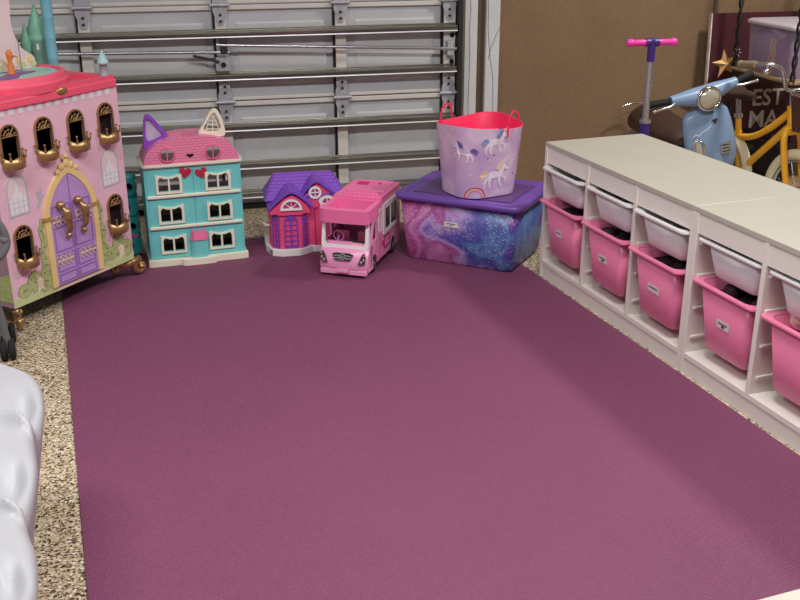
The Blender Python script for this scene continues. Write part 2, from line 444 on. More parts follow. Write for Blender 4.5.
for k in (1, 2, 3):
    for x in ST:
        z = ZJ[k]
        h = MB('galv_dull')
        pts = [(x - 0.012, z - 0.095), (x + 0.012, z - 0.095), (x + 0.034, z - 0.03), (x + 0.034, z - 0.004), (x - 0.034, z - 0.004), (x - 0.034, z - 0.03)]
        h.poly(pts, 0.006, M=ff(-0.031))
        h.poly([(px_, 2 * z - pz_) for px_, pz_ in pts], 0.006, M=ff(-0.031))
        h.cyl((x - 0.045, -0.042, z), (x + 0.045, -0.042, z), 0.009, n=10)
        for dz in (-0.075, -0.045, 0.045, 0.075):
            h.cyl((x, -0.036, z + dz), (x, -0.043, z + dz), 0.007, 'steel_dark', n=8)
        h.build('hinge', door, bevel=0.001)
# lock bars, latch plate and guide
b = MB('silver'); xl = ST[4]
b.cyl((X0, -0.075, 0.835), (xl + 0.03, -0.075, 0.787), 0.0075); b.cyl((xl - 0.03, -0.085, 0.822), (X1 - 0.01, -0.075, 0.768), 0.0075)
b.build('lock_bar', door)
b = MB('galv_dull').bb(xl - 0.035, xl + 0.035, -0.05, -0.03, 0.695, 0.76); b.cyl((xl, -0.05, 0.725), (xl, -0.058, 0.725), 0.012, 'black')
b.bb(xl - 0.012, xl + 0.022, -0.09, -0.05, 0.78, 0.85, 'steel_dark')
b.build('lock_plate', door, bevel=0.002)
b = MB('steel_dark')
b.tube([(xl - 0.14, -0.075, 0.775), (xl - 0.08, -0.07, 0.76), (xl - 0.02, -0.06, 0.74)], 0.006)
b.build('lock_arm', door)
b = MB('galv_dull').bb(ST[6] - 0.018, ST[6] + 0.014, -0.075, -0.03, 0.735, 0.805)
for z in (0.70, 0.83): b.cyl((ST[6] + 0.016, -0.03, z), (ST[6] + 0.016, -0.034, z), 0.012, 'black', n=12)
b.build('bar_guide', door, bevel=0.002)
# track
tr = MB('steel_dark'); tr.M = DM
tr.bb(X1 + 0.002, X1 + 0.022, -0.075, 0.03, 0, 2.4); tr.bb(X1 + 0.022, X1 + 0.034, -0.075, -0.05, 0, 2.4, 'galv')
struct(tr.build('trim_1'))
t = MB('trim_white'); t.M = DM
t.bb(X1 + 0.036, X1 + 0.118, -0.015, 0.12, 0, 2.4)
struct(t.build('trim_2', bevel=0.003))
t = MB('trim_brown'); t.M = DM; t.bb(X1 + 0.118, X1 + 0.162, 0.005, 0.12, 0, 2.4); struct(t.build('trim_3'))
t = MB('trim_white'); t.M = DM; t.bb(X1 + 0.162, X1 + 0.235, -0.02, 0.03, 0, 2.4); struct(t.build('trim_4', bevel=0.003))
# cracks running down both painted boards
for nm, xs in (('trim_5', [(0.068, 2.3), (0.07, 1.2), (0.072, 1.05), (0.08, 0.95), (0.074, 0.85), (0.08, 0.7), (0.076, 0.5), (0.08, 0.1)]), ('trim_6', [(0.168, 1.3), (0.17, 1.0), (0.172, 0.85), (0.185, 0.72), (0.205, 0.6), (0.215, 0.3)])):
    t = MB('steel_dark'); t.M = DM
    yy = -0.0155 if nm == 'trim_5' else -0.0205
    t.tube([(X1 + a, yy, z) for a, z in xs], 0.0012, n=5); struct(t.build(nm))
t = MB('steel_dark'); t.M = DM; t.tube([(X1 + a, -0.0205, z) for a, z in [(0.234, 0.86), (0.215, 0.82), (0.19, 0.76), (0.176, 0.70)]], 0.0012, n=5); struct(t.build('trim_7'))
# wall sheet seam
t = MB('trim_brown'); t.M = DM; t.bb(2.51, 2.53, 0.018, 0.0299, 0, 2.4); struct(t.build('trim_8'))

# play mat
pm = MB('mat_weave').poly([(-1.923, -2.75), (-0.010, -2.75), (-0.010, 0.895), (-1.862, 0.895)], 0.006).build('play_mat', bevel=0.002)
tag(pm, 'large plum purple ribbed play mat laid flat over the speckled floor', 'mat')

# ------------------------------------------------------------ princess castle
castle = thing('castle_dollhouse', 'large pink princess castle dollhouse with lilac arched door and coral red top', 'dollhouse', (-2.034, 0.106, 0), R(42.79))
CW, CZ0, CZ1, CD = 0.625, 0.09, 0.79, 0.36
WIN = [(0.078, 0.595), (0.234, 0.595), (0.390, 0.595), (0.546, 0.595), (0.078, 0.238), (0.546, 0.238)]
f = MB('castle_pink')
f.plate([(0, CZ0), (CW, CZ0), (CW, CZ1), (0, CZ1)], [arch(x, z, 0.074, 0.138) for x, z in WIN], 0.004, M=ff(0.004))
for i in range(15):      # printed battlements
    u = 0.008 + i * 0.0425
    if u + 0.024 < CW: f.poly([(u, 0.765), (u + 0.024, 0.765), (u + 0.024, 0.789), (u, 0.789)], 0.0015, 'print_white', M=ff(0))
# printed windows
for cx in (0.082, 0.543):
    f.plate(arch(cx, 0.415, 0.094, 0.146), [arch(cx, 0.421, 0.082, 0.134)], 0.0016, 'print_grey', M=ff(0))
    f.poly(arch(cx, 0.421, 0.082, 0.134), 0.0008, 'pale_pink', M=ff(0))
    f.poly([(cx - 0.038, 0.424), (cx + 0.038, 0.424), (cx + 0.038, 0.475), (cx + 0.02, 0.475), (cx + 0.02, 0.495), (cx + 0.008, 0.495), (cx, 0.53), (cx - 0.008, 0.495), (cx - 0.02, 0.495), (cx - 0.02, 0.475), (cx - 0.038, 0.475)], 0.0014, 'print_white', M=ff(0))
    for z in (0.443, 0.462): f.poly([(cx - 0.04, z), (cx + 0.04, z), (cx + 0.04, z + 0.0018), (cx - 0.04, z + 0.0018)], 0.0017, 'print_grey', M=ff(0))
    for dx in (-0.022, 0, 0.022): f.poly([(cx + dx - .001, 0.424), (cx + dx + .001, 0.424), (cx + dx + .001, 0.475), (cx + dx - .001, 0.475)], 0.0017, 'print_grey', M=ff(0))
# small pale fairy print
f.poly(smoothpts([(0.158, 0.425), (0.17, 0.45), (0.166, 0.48), (0.18, 0.475), (0.19, 0.5), (0.192, 0.465), (0.204, 0.46), (0.186, 0.445), (0.172, 0.42)], 2), 0.001, 'print_grey', M=ff(0))
# grass, path and bushes along the foot
f.poly([(0, CZ0), (CW, CZ0), (CW, 0.118), (0.58, 0.135), (0.5, 0.128), (0.42, 0.118), (0.2, 0.12), (0.12, 0.135), (0.05, 0.128), (0, 0.12)], 0.0012, 'grass', M=ff(0))
f.poly([(0.2, CZ0), (0.5, CZ0), (0.44, 0.108), (0.22, 0.108)], 0.0018, 'path', M=ff(0))
def leafy(cx, cz, rx, rz, m_='bush', n=12):
    P = []
    for i in range(n * 2):
        a = PI * i / n; k = 1.0 if i % 2 else 0.86
        P.append((cx + rx * k * math.cos(a), cz + rz * k * math.sin(a)))
    f.poly([(cx + (x - cx) * 1.07, cz + (z - cz) * 1.07) for x, z in P], 0.0017, 'leaf_line', M=ff(0))
    for q in range(5):
        a = random.random() * 6.28; k = random.random() * 0.6
        f.poly(ell(cx + rx * k * math.cos(a), cz + rz * k * math.sin(a), 0.0035, 0.0018, 6), 0.0031, 'leaf_line', M=ff(0))
    f.poly(P, 0.002 + random.random() * 0.0006, m_, M=ff(0))
for cx, cz, rx, rz in [(0.055, 0.14, 0.032, 0.026), (0.105, 0.16, 0.034, 0.04), (0.15, 0.135, 0.03, 0.028), (0.19, 0.145, 0.034, 0.036), (0.225, 0.135, 0.024, 0.03),
                       (0.41, 0.14, 0.026, 0.032), (0.45, 0.15, 0.032, 0.034), (0.5, 0.15, 0.03, 0.028), (0.545, 0.175, 0.034, 0.048), (0.59, 0.15, 0.032, 0.035)]:
    leafy(cx, cz, rx, rz)
for sx_ in (-1, 1):      # ivy up both sides of the door
    for i in range(9): leafy(0.315 + sx_ * (0.158 - 0.0015 * i + 0.006 * math.sin(i * 2)), 0.15 + i * 0.026, 0.019 - i * 0.0012, 0.023)
for cx in (0.13, 0.56):  # small printed deer
    f.poly(smoothpts([(cx - 0.02, 0.11), (cx - 0.012, 0.14), (cx - 0.02, 0.16), (cx, 0.172), (cx + 0.014, 0.155), (cx + 0.01, 0.135), (cx + 0.02, 0.112), (cx + 0.006, 0.125), (cx - 0.008, 0.12)], 2), 0.003, 'path', M=ff(0))
for q in range(70):   # pale printed sparkles
    u_, v_ = random.uniform(0.02, CW - 0.02), random.uniform(0.2, 0.75)
    if abs(u_ - 0.315) > 0.16 and min(abs(u_ - x) for x, z in WIN) > 0.055: f.poly(ell(u_, v_, 0.0035, 0.0035, 5), 0.0007, 'pale_pink', M=ff(0))
f.text('~ ~ ~', 0.02, 0.0008, 'rainbow_pink', M=ff(0, 0.09, 0.735))
f.build('front_panel', castle)
b = MB('castle_side')
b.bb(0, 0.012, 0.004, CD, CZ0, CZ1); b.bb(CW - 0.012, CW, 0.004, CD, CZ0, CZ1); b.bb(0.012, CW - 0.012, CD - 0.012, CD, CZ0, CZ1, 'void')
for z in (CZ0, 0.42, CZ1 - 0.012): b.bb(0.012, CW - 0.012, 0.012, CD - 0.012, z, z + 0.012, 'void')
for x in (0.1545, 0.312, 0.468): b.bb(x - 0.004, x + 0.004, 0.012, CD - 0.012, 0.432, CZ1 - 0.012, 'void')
for (x, z, w_) in ((-0.0015, 0.0, 0),):   # green scenery printed along the side panel
    b.poly([(0.0, 0.11), (0.36, 0.10), (0.36, 0.2), (0.28, 0.25), (0.2, 0.2), (0.12, 0.26), (0.05, 0.2), (0.0, 0.22)], 0.0015, 'bush', M=frame((-0.0015, 0, 0), (0, 1, 0), (0, 0, 1), (1, 0, 0)))
b.build('body', castle)
# door
d = MB('door_lilac')
d.poly(arch(0.315, 0.108, 0.215, 0.41, 16, 0.35), 0.006, 'door_lilac', M=ff(0))
for z0, z1 in ((0.115, 0.15), (0.158, 0.225), (0.235, 0.33), (0.34, 0.41)):
    for sx_ in (-1, 1):
        a = 0.315 + sx_ * 0.006; c = 0.315 + sx_ * 0.096
        d.plate([(min(a, c), z0), (max(a, c), z0), (max(a, c), z1), (min(a, c), z1)], [[(min(a, c) + 0.005, z0 + 0.005), (max(a, c) - 0.005, z0 + 0.005), (max(a, c) - 0.005, z1 - 0.005), (min(a, c) + 0.005, z1 - 0.005)]], 0.0075, 'door_lilac_dark', M=ff(0))
d.bb(0.313, 0.317, -0.0075, 0, 0.108, 0.51, 'door_lilac_dark')
for z in (0.2, 0.35):    # printed hinges: scrollwork straps
    for sx_ in (-1, 1):
        d.tube([(0.315 + sx_ * (0.1 - 0.085 * i / 8), -0.0085, z) for i in range(9)], 0.002, 'gold_print', n=5)
        for i in range(4):
            cx = 0.315 + sx_ * (0.092 - 0.021 * i)
            for s2 in (-1, 1): d.tube([(cx + 0.009 * math.cos(a) , -0.0085, z + s2 * 0.011 + 0.009 * math.sin(a)) for a in [k * 0.7 for k in range(8)]], 0.0013, 'path', n=4)
d.build('door', castle)
g = MB('gold_print')
g.plate(arch(0.315, 0.108, 0.265, 0.44, 18, 0.35), [[(x, z) for x, z in arch(0.315, 0.108, 0.215, 0.41, 18, 0.35)]], 0.009, M=ff(0))
for sx_ in (-1, 1): g.bb(0.315 + sx_ * 0.12 - 0.017, 0.315 + sx_ * 0.12 + 0.017, -0.013, 0, 0.365, 0.378, 'gold_line')
for dx, dz, rr in ((0, 0.555, 0.016), (-0.024, 0.545, 0.014), (0.024, 0.545, 0.014), (-0.045, 0.53, 0.011), (0.045, 0.53, 0.011), (0, 0.58, 0.009), (-0.012, 0.574, 0.006), (0.012, 0.574, 0.006)):
    g.sph((0.315 + dx, -0.008, dz), (rr, 0.008, rr), 'gold_print', n=10)
g.build('door_surround', castle, bevel=0.002)
for cx, lean in ((0.268, 0.02), (0.356, 0.01)):
    h = MB('gold')
    h.tube(smoothpts([(cx - 0.012, -0.012, 0.405), (cx - 0.004, -0.034, 0.388), (cx + 0.002, -0.036, 0.35), (cx + lean - 0.008, -0.026, 0.312), (cx + lean - 0.008, -0.012, 0.30)], 5, False), [0.010] * 5 + [0.0155] * 5 + [0.011] * 5 + [0.007] * 6, n=12)
    h.sph((cx - 0.012, -0.018, 0.41), 0.016); h.sph((cx + lean - 0.008, -0.018, 0.290), 0.011)
    h.cyl((cx - 0.012, -0.006, 0.41), (cx - 0.012, -0.02, 0.41), 0.014)
    h.build('door_handle', castle, label='curved gold door handle')
for x, z in WIN:
    wf = MB('gold')
    wf.plate(arch(x, z, 0.084, 0.143, 12), [arch(x, z, 0.071, 0.137, 12)], 0.008, M=ff(0.001))
    for k in range(5):   # fan tracery in the arch
        a = PI * (k + 0.5) / 5
        wf.cyl((x, -0.006, z + 0.1), (x + 0.034 * math.cos(a), -0.006, z + 0.1 + 0.034 * math.sin(a)), 0.0016, 'gold', n=6)
    for rr in (0.012, 0.024): wf.tube([(x + rr * math.cos(PI * i / 10), -0.006, z + 0.1 + rr * math.sin(PI * i / 10)) for i in range(11)], 0.0016, 'gold', n=6)
    wf.cyl((x - 0.036, -0.006, z + 0.1), (x + 0.036, -0.006, z + 0.1), 0.0018, 'gold', n=6)
    fr = wf.build('window_frame', castle)
    cb = MB('gold')
    prof = []
    n_ = 12; rings = [[], [], [], []]
    for i in range(n_ + 1):
        a = PI * i / n_
        for q, (rr, zz) in enumerate(((0.039, z - 0.010), (0.0445, z - 0.006), (0.0455, z + 0.022 + 0.012 * abs(math.cos(a * 2.0))), (0.0435, z + 0.022 + 0.012 * abs(math.cos(a * 2.0))))):
            rings[q].append((x - rr * math.cos(a), -0.008 - rr * 0.85 * math.sin(a), zz))
    cb.loft(rings, caps=False, closed=False)
    cb.raw(rings[0], [tuple(range(n_ + 1))], 'gold')
    for k in range(5):
        a = PI * (k + 0.0) / 4
        px_, py_ = x - 0.046 * math.cos(a), -0.008 - 0.046 * 0.85 * math.sin(a)
        cb.tube([(px_, py_, z + 0.026), (px_ * 1 - 0.003 * math.cos(a), py_ - 0.003 * math.sin(a), z + 0.046)], [0.005, 0.0015], n=6)
        cb.sph((px_ - 0.004 * math.cos(a), py_ - 0.003 * math.sin(a), z + 0.05), 0.0045, 'gold', n=8)
    cb.build('crown_balcony', castle)
# coral top tray
t = MB('castle_red')
o_ = [(-0.012, -0.008), (0.06, -0.010), (0.13, -0.010), (0.22, -0.013), (0.3, -0.014), (0.38, -0.012), (0.46, -0.009), (0.55, -0.008), (CW - 0.004, -0.008), (CW - 0.004, CD + 0.01), (-0.012, CD + 0.01)]
t.poly(o_, 0.030, M=fz((0, 0, 0.787)))
t.plate([(0.5 * (a + 0.312) + 0.5 * (a), b_ * 0.8) if False else (a, b_) for a, b_ in [(-0.008, -0.005), (0.13, -0.008), (0.22, -0.010), (0.3, -0.011), (0.38, -0.009), (0.46, -0.006), (CW - 0.008, -0.005), (CW - 0.008, CD + 0.008), (-0.008, CD + 0.008)]], [[(0.02, 0.02), (CW - 0.06, 0.02), (CW - 0.06, CD - 0.02), (0.02, CD - 0.02)]], 0.014, M=fz((0, 0, 0.817)))
t.build('top_tray', castle, bevel=0.004)
t = MB('castle_red')
ring = lambda r_, z_: [(0.255 + r_ * 1.0 * math.cos(2 * PI * i / 48), 0.185 + r_ * 0.84 * math.sin(2 * PI * i / 48), z_) for i in range(48)]
t.loft([ring(0.243, 0.818), ring(0.245, 0.848), ring(0.238, 0.852), ring(0.232, 0.872), ring(0.226, 0.875), ring(0.212, 0.875), ring(0.208, 0.866)], smooth=False)
t.build('round_stage', castle, bevel=0.002)
t = MB('turn_green')
t.loft([ring(0.207, 0.860), ring(0.206, 0.867)], smooth=False)
t.poly(smoothpts([(0.16, 0.08), (0.26, 0.05), (0.33, 0.10), (0.42, 0.12), (0.36, 0.16), (0.25, 0.12)], 4), 0.003, 'turn_purple', M=fz((-0.05, 0.02, 0.867)))
t.poly(smoothpts([(0.3, 0.2), (0.4, 0.19), (0.5, 0.22), (0.42, 0.26), (0.33, 0.25)], 4), 0.003, 'turn_purple', M=fz((-0.05, 0.02, 0.867)))
t.poly(smoothpts([(0.12, 0.16), (0.2, 0.15), (0.24, 0.2), (0.18, 0.23)], 4), 0.003, 'castle_red', M=fz((-0.05, 0.02, 0.867)))
t.plate(ell(0.305, 0.165, 0.196, 0.164, 40), [ell(0.305, 0.165, 0.184, 0.152, 40)], 0.003, 'tower_pale', M=fz((-0.05, 0.02, 0.867)))
t.build('turntable', castle, label='pale green round turntable with purple swirls')
t = MB('gold'); t.sph((0.335, -0.0125, 0.812), (0.028, 0.006, 0.0145), n=20); t.build('emblem', castle)
t = MB('tower_blue')     # tall blue column
for i in range(9):
    z0 = 0.819 + i * 0.075
    t.lathe([(0.0205, z0), (0.0205, z0 + 0.068), (0.0215, z0 + 0.070), (0.0215, z0 + 0.075)], n=20, M=fz((0.53, 0.215, 0)))
t.build('column', castle)
t = MB('tower_green')
t.lathe([(0.029, 0.819), (0.028, 0.91), (0.033, 0.915), (0.033, 0.947), (0.041, 0.955), (0.041, 0.966), (0.035, 0.98), (0.037, 0.987), (0.023, 1.03), (0.007, 1.068), (0.004, 1.078), (0.008, 1.082), (0.003, 1.088)], n=10, M=fz((0.535, 0.285, 0)))
for a in range(5): t.bb(-0.004, 0.004, -0.034, -0.030, 0.922, 0.943, 'print_white', M=fz((0.535, 0.285, 0)) @ rot(a * 1.256 + 0.4, 'Z'))
t.lathe([(0.012, 0.90), (0.022, 0.945), (0.020, 0.955), (0.012, 0.98), (0.003, 1.02)], 'tower_green', n=8, M=fz((0.495, 0.305, 0)))
t.build('green_turret', castle, label='green turret with pointed cone roof')
for x, y in ((0.597, 0.028),):
    t = MB('tower_pale')
    t.lathe([(0.016, 0.82), (0.014, 0.872), (0.025, 0.874), (0.021, 0.882), (0.008, 0.91), (0.004, 0.914), (0.006, 0.919), (0.002, 0.924)], n=18, M=fz((x, y, 0)))
    t.build('corner_turret', castle)
t = MB('pale_pink')      # curving backdrop wall on the roof
prof = smoothpts([(0.12, 0.868), (0.12, 1.2), (0.33, 1.2), (0.358, 1.116), (0.351, 1.047), (0.36, 0.993), (0.384, 0.948), (0.418, 0.923), (0.44, 0.906), (0.442, 0.868)], 3, False)
t.poly(prof, 0.012, M=ff(0.226))
for i in range(10):
    t.poly(ell(0.27 + i * 0.018, 0.884 + 0.009 * (i % 3), 0.013, 0.011, 8), 0.003, ('grass', 'path', 'gold_print')[i % 3], M=ff(0.2135))
t.build('backdrop', castle)
t = MB('orange')
t.lathe([(0.016, 0.866), (0.010, 0.90), (0.007, 0.915), (0.012, 0.93), (0.012, 0.945), (0.004, 0.955)], n=12, M=fz((0.275, 0.16, 0)))
t.tube([(0.283, 0.16, 0.92), (0.295, 0.16, 0.93), (0.305, 0.15, 0.925)], 0.003)
t.build('dancing_figure', castle, label='small orange figure on the turntable')
t = MB('silver'); t.cyl((0.35, 0.19, 0.866), (0.35, 0.19, 0.985), 0.002); t.build('mast', castle)
# scrolled gold feet
def foot(x, y, a, z=0.0):
    h = MB('gold'); M_ = fz((x, y, z)) @ rot(a, 'Z')
    sp = []
    for i in range(22):
        t_ = i / 21 * 2.1 * PI; r_ = 0.034 - 0.027 * i / 21
        sp.append((-0.01 + 0.05 + r_ * math.cos(t_ + PI / 2), 0, 0.038 + r_ * math.sin(t_ + PI / 2)))
    body = [(-0.09, 0, 0.082), (-0.06, 0, 0.074), (-0.03, 0, 0.06), (0.0, 0, 0.062)]
    h.tube(smoothpts(body, 3, False) + sp, [0.02] * 5 + [0.017] * 5 + [0.0155 - 0.0004 * i for i in range(22)], n=10, M=M_)
    h.sph((0.04, 0, 0.038), (0.012, 0.022, 0.012), n=10, M=M_)
    sp2 = [(-0.075 + (0.024 - 0.018 * i / 15) * math.cos(i / 15 * 1.8 * PI + PI * 0.3), 0, 0.056 + (0.024 - 0.018 * i / 15) * math.sin(i / 15 * 1.8 * PI + PI * 0.3)) for i in range(16)]
    h.tube(sp2, [0.012 - 0.0003 * i for i in range(16)], n=8, M=M_); h.sph((-0.075, 0, 0.056), (0.009, 0.017, 0.009), n=10, M=M_)
    h.build('scroll_foot', castle)
foot(CW + 0.005, 0.02, R(-15), 0.0068); foot(0.035, 0.035, R(-125)); foot(CW - 0.05, CD - 0.03, R(60), 0.0068); foot(0.035, CD - 0.03, R(130))

# ------------------------------------------------------------ teal toy tower behind the castle
tt = thing('toy_tower', 'narrow teal plastic toy tower with round holes between castle and cat-eared house', 'toy', (-1.552, 0.84, 0.0065), R(10))
b = MB('teal_bright')
for i in range(4):
    z0 = i * 0.095
    b.plate(rrect2 := [(p[0], p[1] + z0 + 0.052) for p in rrect(0.105, 0.088, 0.04)], [ell(0.012 if i % 2 else -0.01, z0 + 0.05, 0.019, 0.019, 16)], 0.05, M=ff(0.025))
    b.cyl((-0.05, 0, z0 + 0.098), (0.05, 0, z0 + 0.098), 0.012)
b.sph((0, 0, 0.375), (0.05, 0.026, 0.02)); b.bb(-0.045, 0.045, 0.025, 0.035, 0.0, 0.37, 'void')
b.build('tower_body', tt, bevel=0.004)
HEART = [(0, -0.9), (0.55, -0.35), (0.95, 0.15), (0.95, 0.6), (0.6, 0.85), (0.2, 0.75), (0, 0.45), (-0.2, 0.75), (-0.6, 0.85), (-0.95, 0.6), (-0.95, 0.15), (-0.55, -0.35)]
MB('camper_hot').poly([(0.02 + x * 0.015, 0.10 + z * 0.012) for x, z in smoothpts(HEART, 2)], 0.004, M=ff(-0.026)).build('pink_heart', tt)
tt.rotation_euler = (0, 0, R(-8)); tt.scale = (0.82, 0.9, 0.92)

# ------------------------------------------------------------ cat-eared dollhouse
gh = thing('cat_dollhouse', 'tall turquoise cat-eared dollhouse with pink domed roof and red hearts', 'dollhouse', (-1.497, 0.663, 0.006), R(-1.2))
GW, GD = 0.40, 0.17
b = MB('cream')
b.poly(smoothpts([(-0.005, 0.0), (0.0, -0.03), (0.12, -0.034), (0.14, -0.052), (0.26, -0.052), (0.28, -0.034), (0.40, -0.03), (0.412, 0.0), (0.412, 0.16), (0.40, 0.18), (0.0, 0.18), (-0.005, 0.16)], 3), 0.028)
b.build('base', gh, bevel=0.004)
def catwin(cx, z0, w_, h_):
    P = [(cx - w_ / 2, z0), (cx + w_ / 2, z0), (cx + w_ / 2 + 0.001, z0 + h_ * 0.6), (cx + w_ / 2, z0 + h_), (cx + w_ * 0.3, z0 + h_ * 0.93), (cx, z0 + h_ * 0.86), (cx - w_ * 0.3, z0 + h_ * 0.93), (cx - w_ / 2, z0 + h_)]
    return P
def halfwin(cx, z0, w_, h_, s_):
    a = cx - w_ / 2; c = cx + w_ / 2
    out, inn = (a, c) if s_ < 0 else (c, a)
    return [(a, z0), (c, z0)] + ([(c, z0 + h_ * 0.88), (c - w_ * 0.3, z0 + h_ * 0.88), (a + w_ * 0.2, z0 + h_), (a, z0 + h_ * 0.8)] if s_ < 0 else [(c, z0 + h_ * 0.8), (c - w_ * 0.2, z0 + h_), (a + w_ * 0.3, z0 + h_ * 0.88), (a, z0 + h_ * 0.88)])
GX0, GX1 = 0.012, 0.392
for s_ in (-1, 1):
    a, c = (GX0, 0.2013) if s_ < 0 else (0.2027, GX1)
    cxs = (a + c) / 2 + (0.0 if s_ < 0 else 0.006)
    if s_ < 0: cxs -= 0.006
    holes = []
    for z0 in (0.060, 0.190, 0.320):
        for q in (-1, 1): holes.append(halfwin(cxs + q * 0.0235, z0, 0.040, 0.062, q))
    b = MB('teal')
    b.plate([(a, 0.03), (c, 0.03), (c, 0.421), (a, 0.421)], holes, 0.014, M=ff(0.0))
    dp = b.build('front_door', gh, bevel=0.0015)
    for z0 in (0.060, 0.190, 0.320):
        wn = MB('cream')
        wn.plate([(x_, z_) for x_, z_ in catwin(cxs, z0 - 0.009, 0.106, 0.081)], [halfwin(cxs + q * 0.0235, z0, 0.040, 0.062, q) for q in (-1, 1)], 0.008, M=ff(-0.0135))
        wn.build('window_frame', dp, bevel=0.0015)
for z in (0.160, 0.293):
    MB('cream').bb(GX0 - 0.004, GX1 + 0.004, -0.024, -0.013, z, z + 0.013).build('floor_band', gh, bevel=0.003)
b = MB('teal')
for x in (GX0 - 0.010, GX1): b.bb(x, x + 0.010, -0.012, GD, 0.028, 0.421)
b.bb(GX0, GX1, GD - 0.006, GD, 0.028, 0.29, 'cream')
for z in (0.03, 0.163, 0.296, 0.414): b.bb(GX0, GX1, 0.002, GD - 0.006, z, z + 0.006, 'castle_side')
b.bb(0.2, 0.204, 0.002, GD - 0.006, 0.03, 0.414, 'castle_side')
b.build('house_body', gh, bevel=0.001)
b = MB('cream')
b.loft([rrect(0.408, 0.20, 0.02, 0.421, cx=0.202, cy=0.078), rrect(0.42, 0.212, 0.024, 0.427, cx=0.202, cy=0.078), rrect(0.42, 0.212, 0.024, 0.437, cx=0.202, cy=0.078)], smooth=False)
b.build('roof_band', gh)
def groof(u, holes=None): return 0.437 + 0.108 * (max(0.0, 1 - (abs(u - 0.202) / 0.196) ** 2.6)) ** 0.5
P = [(0.006, 0.437)] + [(0.008 + 0.388 * i / 30, max(0.439, groof(0.008 + 0.388 * i / 30))) for i in range(31)] + [(0.398, 0.437)]
eyes = [(0.103, 0.476), (0.290, 0.476)]
b = MB('pink_scale')
heart = [(0.196 + x * 0.015, 0.466 + z * 0.009) for x, z in smoothpts(HEART, 2)]
b.plate(P[::-1], [ell(x, z, 0.027, 0.027, 18) for x, z in eyes], 0.008, M=ff(-0.015))
# domed body of the roof behind the face
rings = []
for k in range(7):
    y = -0.015 + 0.19 * k / 6; sc = 1 - 0.06 * (k / 6) ** 3
    rings.append([(0.202 + (p[0] - 0.202) * (0.96 + 0.04 * sc), y, 0.437 + (p[1] - 0.437) * sc) for p in P])
b.loft(rings, 'pink_scale', caps=False, closed=False)
rf = b.build('roof', gh)
for x, z in eyes:
    e = MB('pink_roof'); e.plate(ell(x, z, 0.031, 0.031, 24), [ell(x, z, 0.027, 0.027, 24)], 0.009, M=ff(-0.0225)); e.bb(x - 0.0025, x + 0.0025, -0.029, -0.022, z - 0.027, z + 0.027)
    e.build('round_window', rf)
MB('void').poly([(x, z) for x, z in heart], 0.002, M=ff(-0.023)).build('nose', rf)
def ear(pts, inner, m1, name, mesh=False):
    e = MB(m1); e.plate(pts, [inner], 0.022, M=ff(0.05))
    if mesh:
        cx = sum(p[0] for p in inner) / len(inner)
        zs = [p[1] for p in inner]; z0, z1 = min(zs), max(zs)
        e.cyl((cx, 0.04, z0), (cx + 0.004, 0.04, z1), 0.0025, n=6)
        for k in range(4):
            z = z0 + (z1 - z0) * (k + 0.6) / 4.6; w_ = 0.03 * (1 - (k + 0.6) / 5.2)
            e.cyl((cx - w_, 0.04, z), (cx + w_ + 0.004, 0.04, z - 0.004), 0.0025, n=6)
        e.cyl((cx - 0.03, 0.04, z0), (cx, 0.04, z1), 0.0025, n=6); e.cyl((cx + 0.03, 0.04, z0), (cx, 0.04, z1), 0.0025, n=6)
    else:
        e.poly(inner, 0.006, 'ear_inner', M=ff(0.046))
    return e.build(name, gh, bevel=0.004)
lo = smoothpts([(0.022, 0.49), (0.020, 0.56), (0.030, 0.622), (0.044, 0.634), (0.062, 0.622), (0.09, 0.585), (0.117, 0.548), (0.10, 0.53), (0.06, 0.515)], 3)
li = smoothpts([(0.031, 0.528), (0.030, 0.575), (0.036, 0.615), (0.052, 0.612), (0.08, 0.575), (0.098, 0.548), (0.06, 0.527)], 3)
ear(lo, li, 'ear_purple', 'ear').__setitem__('label', 'purple cat ear with pearly inside')
ro = smoothpts([(0.243, 0.54), (0.268, 0.585), (0.29, 0.622), (0.312, 0.642), (0.332, 0.63), (0.348, 0.585), (0.352, 0.53), (0.30, 0.53)], 3)
ri = smoothpts([(0.266, 0.56), (0.286, 0.598), (0.311, 0.628), (0.326, 0.608), (0.337, 0.558), (0.30, 0.548)], 3)
ear(ro, ri, 'cream', 'ear', True).__setitem__('label', 'cream cat ear with open lattice inside')
for x, a, z in ((0.170, -0.15, 0.394), (0.237, 0.25, 0.388)):
    h = MB('heart_red'); h.poly([(px_ * 0.025, pz_ * 0.025) for px_, pz_ in smoothpts(HEART, 3)], 0.007, M=ff(-0.0142, x, z) @ rot(a, 'Z')); h.build('heart', gh, bevel=0.002)
b = MB('teal')
b.poly([(-0.035, 0.0), (-0.036, -0.012), (-0.024, -0.026), (0.024, -0.026), (0.036, -0.012), (0.033, 0.0)], 0.078, M=fz((0.207, -0.014, 0.028)))
en = b.build('entrance', gh, bevel=0.002)
b = MB('pink_roof')
ra = [(-0.037, 0.0), (-0.04, -0.012), (-0.027, -0.03), (0.027, -0.03), (0.04, -0.012), (0.037, 0.0)]
b.loft([[(0.207 + x, -0.014 + y, 0.105) for x, y in ra], [(0.207 + x * 0.78, -0.014 + y * 0.6, 0.14) for x, y in ra]], smooth=False)
b.cyl((0.182, -0.02, 0.135), (0.182, -0.02, 0.151), 0.008, n=10, r2=0.002); b.cyl((0.232, -0.02, 0.135), (0.232, -0.02, 0.151), 0.008, n=10, r2=0.002)
b.build('entrance_roof', gh, bevel=0.002)

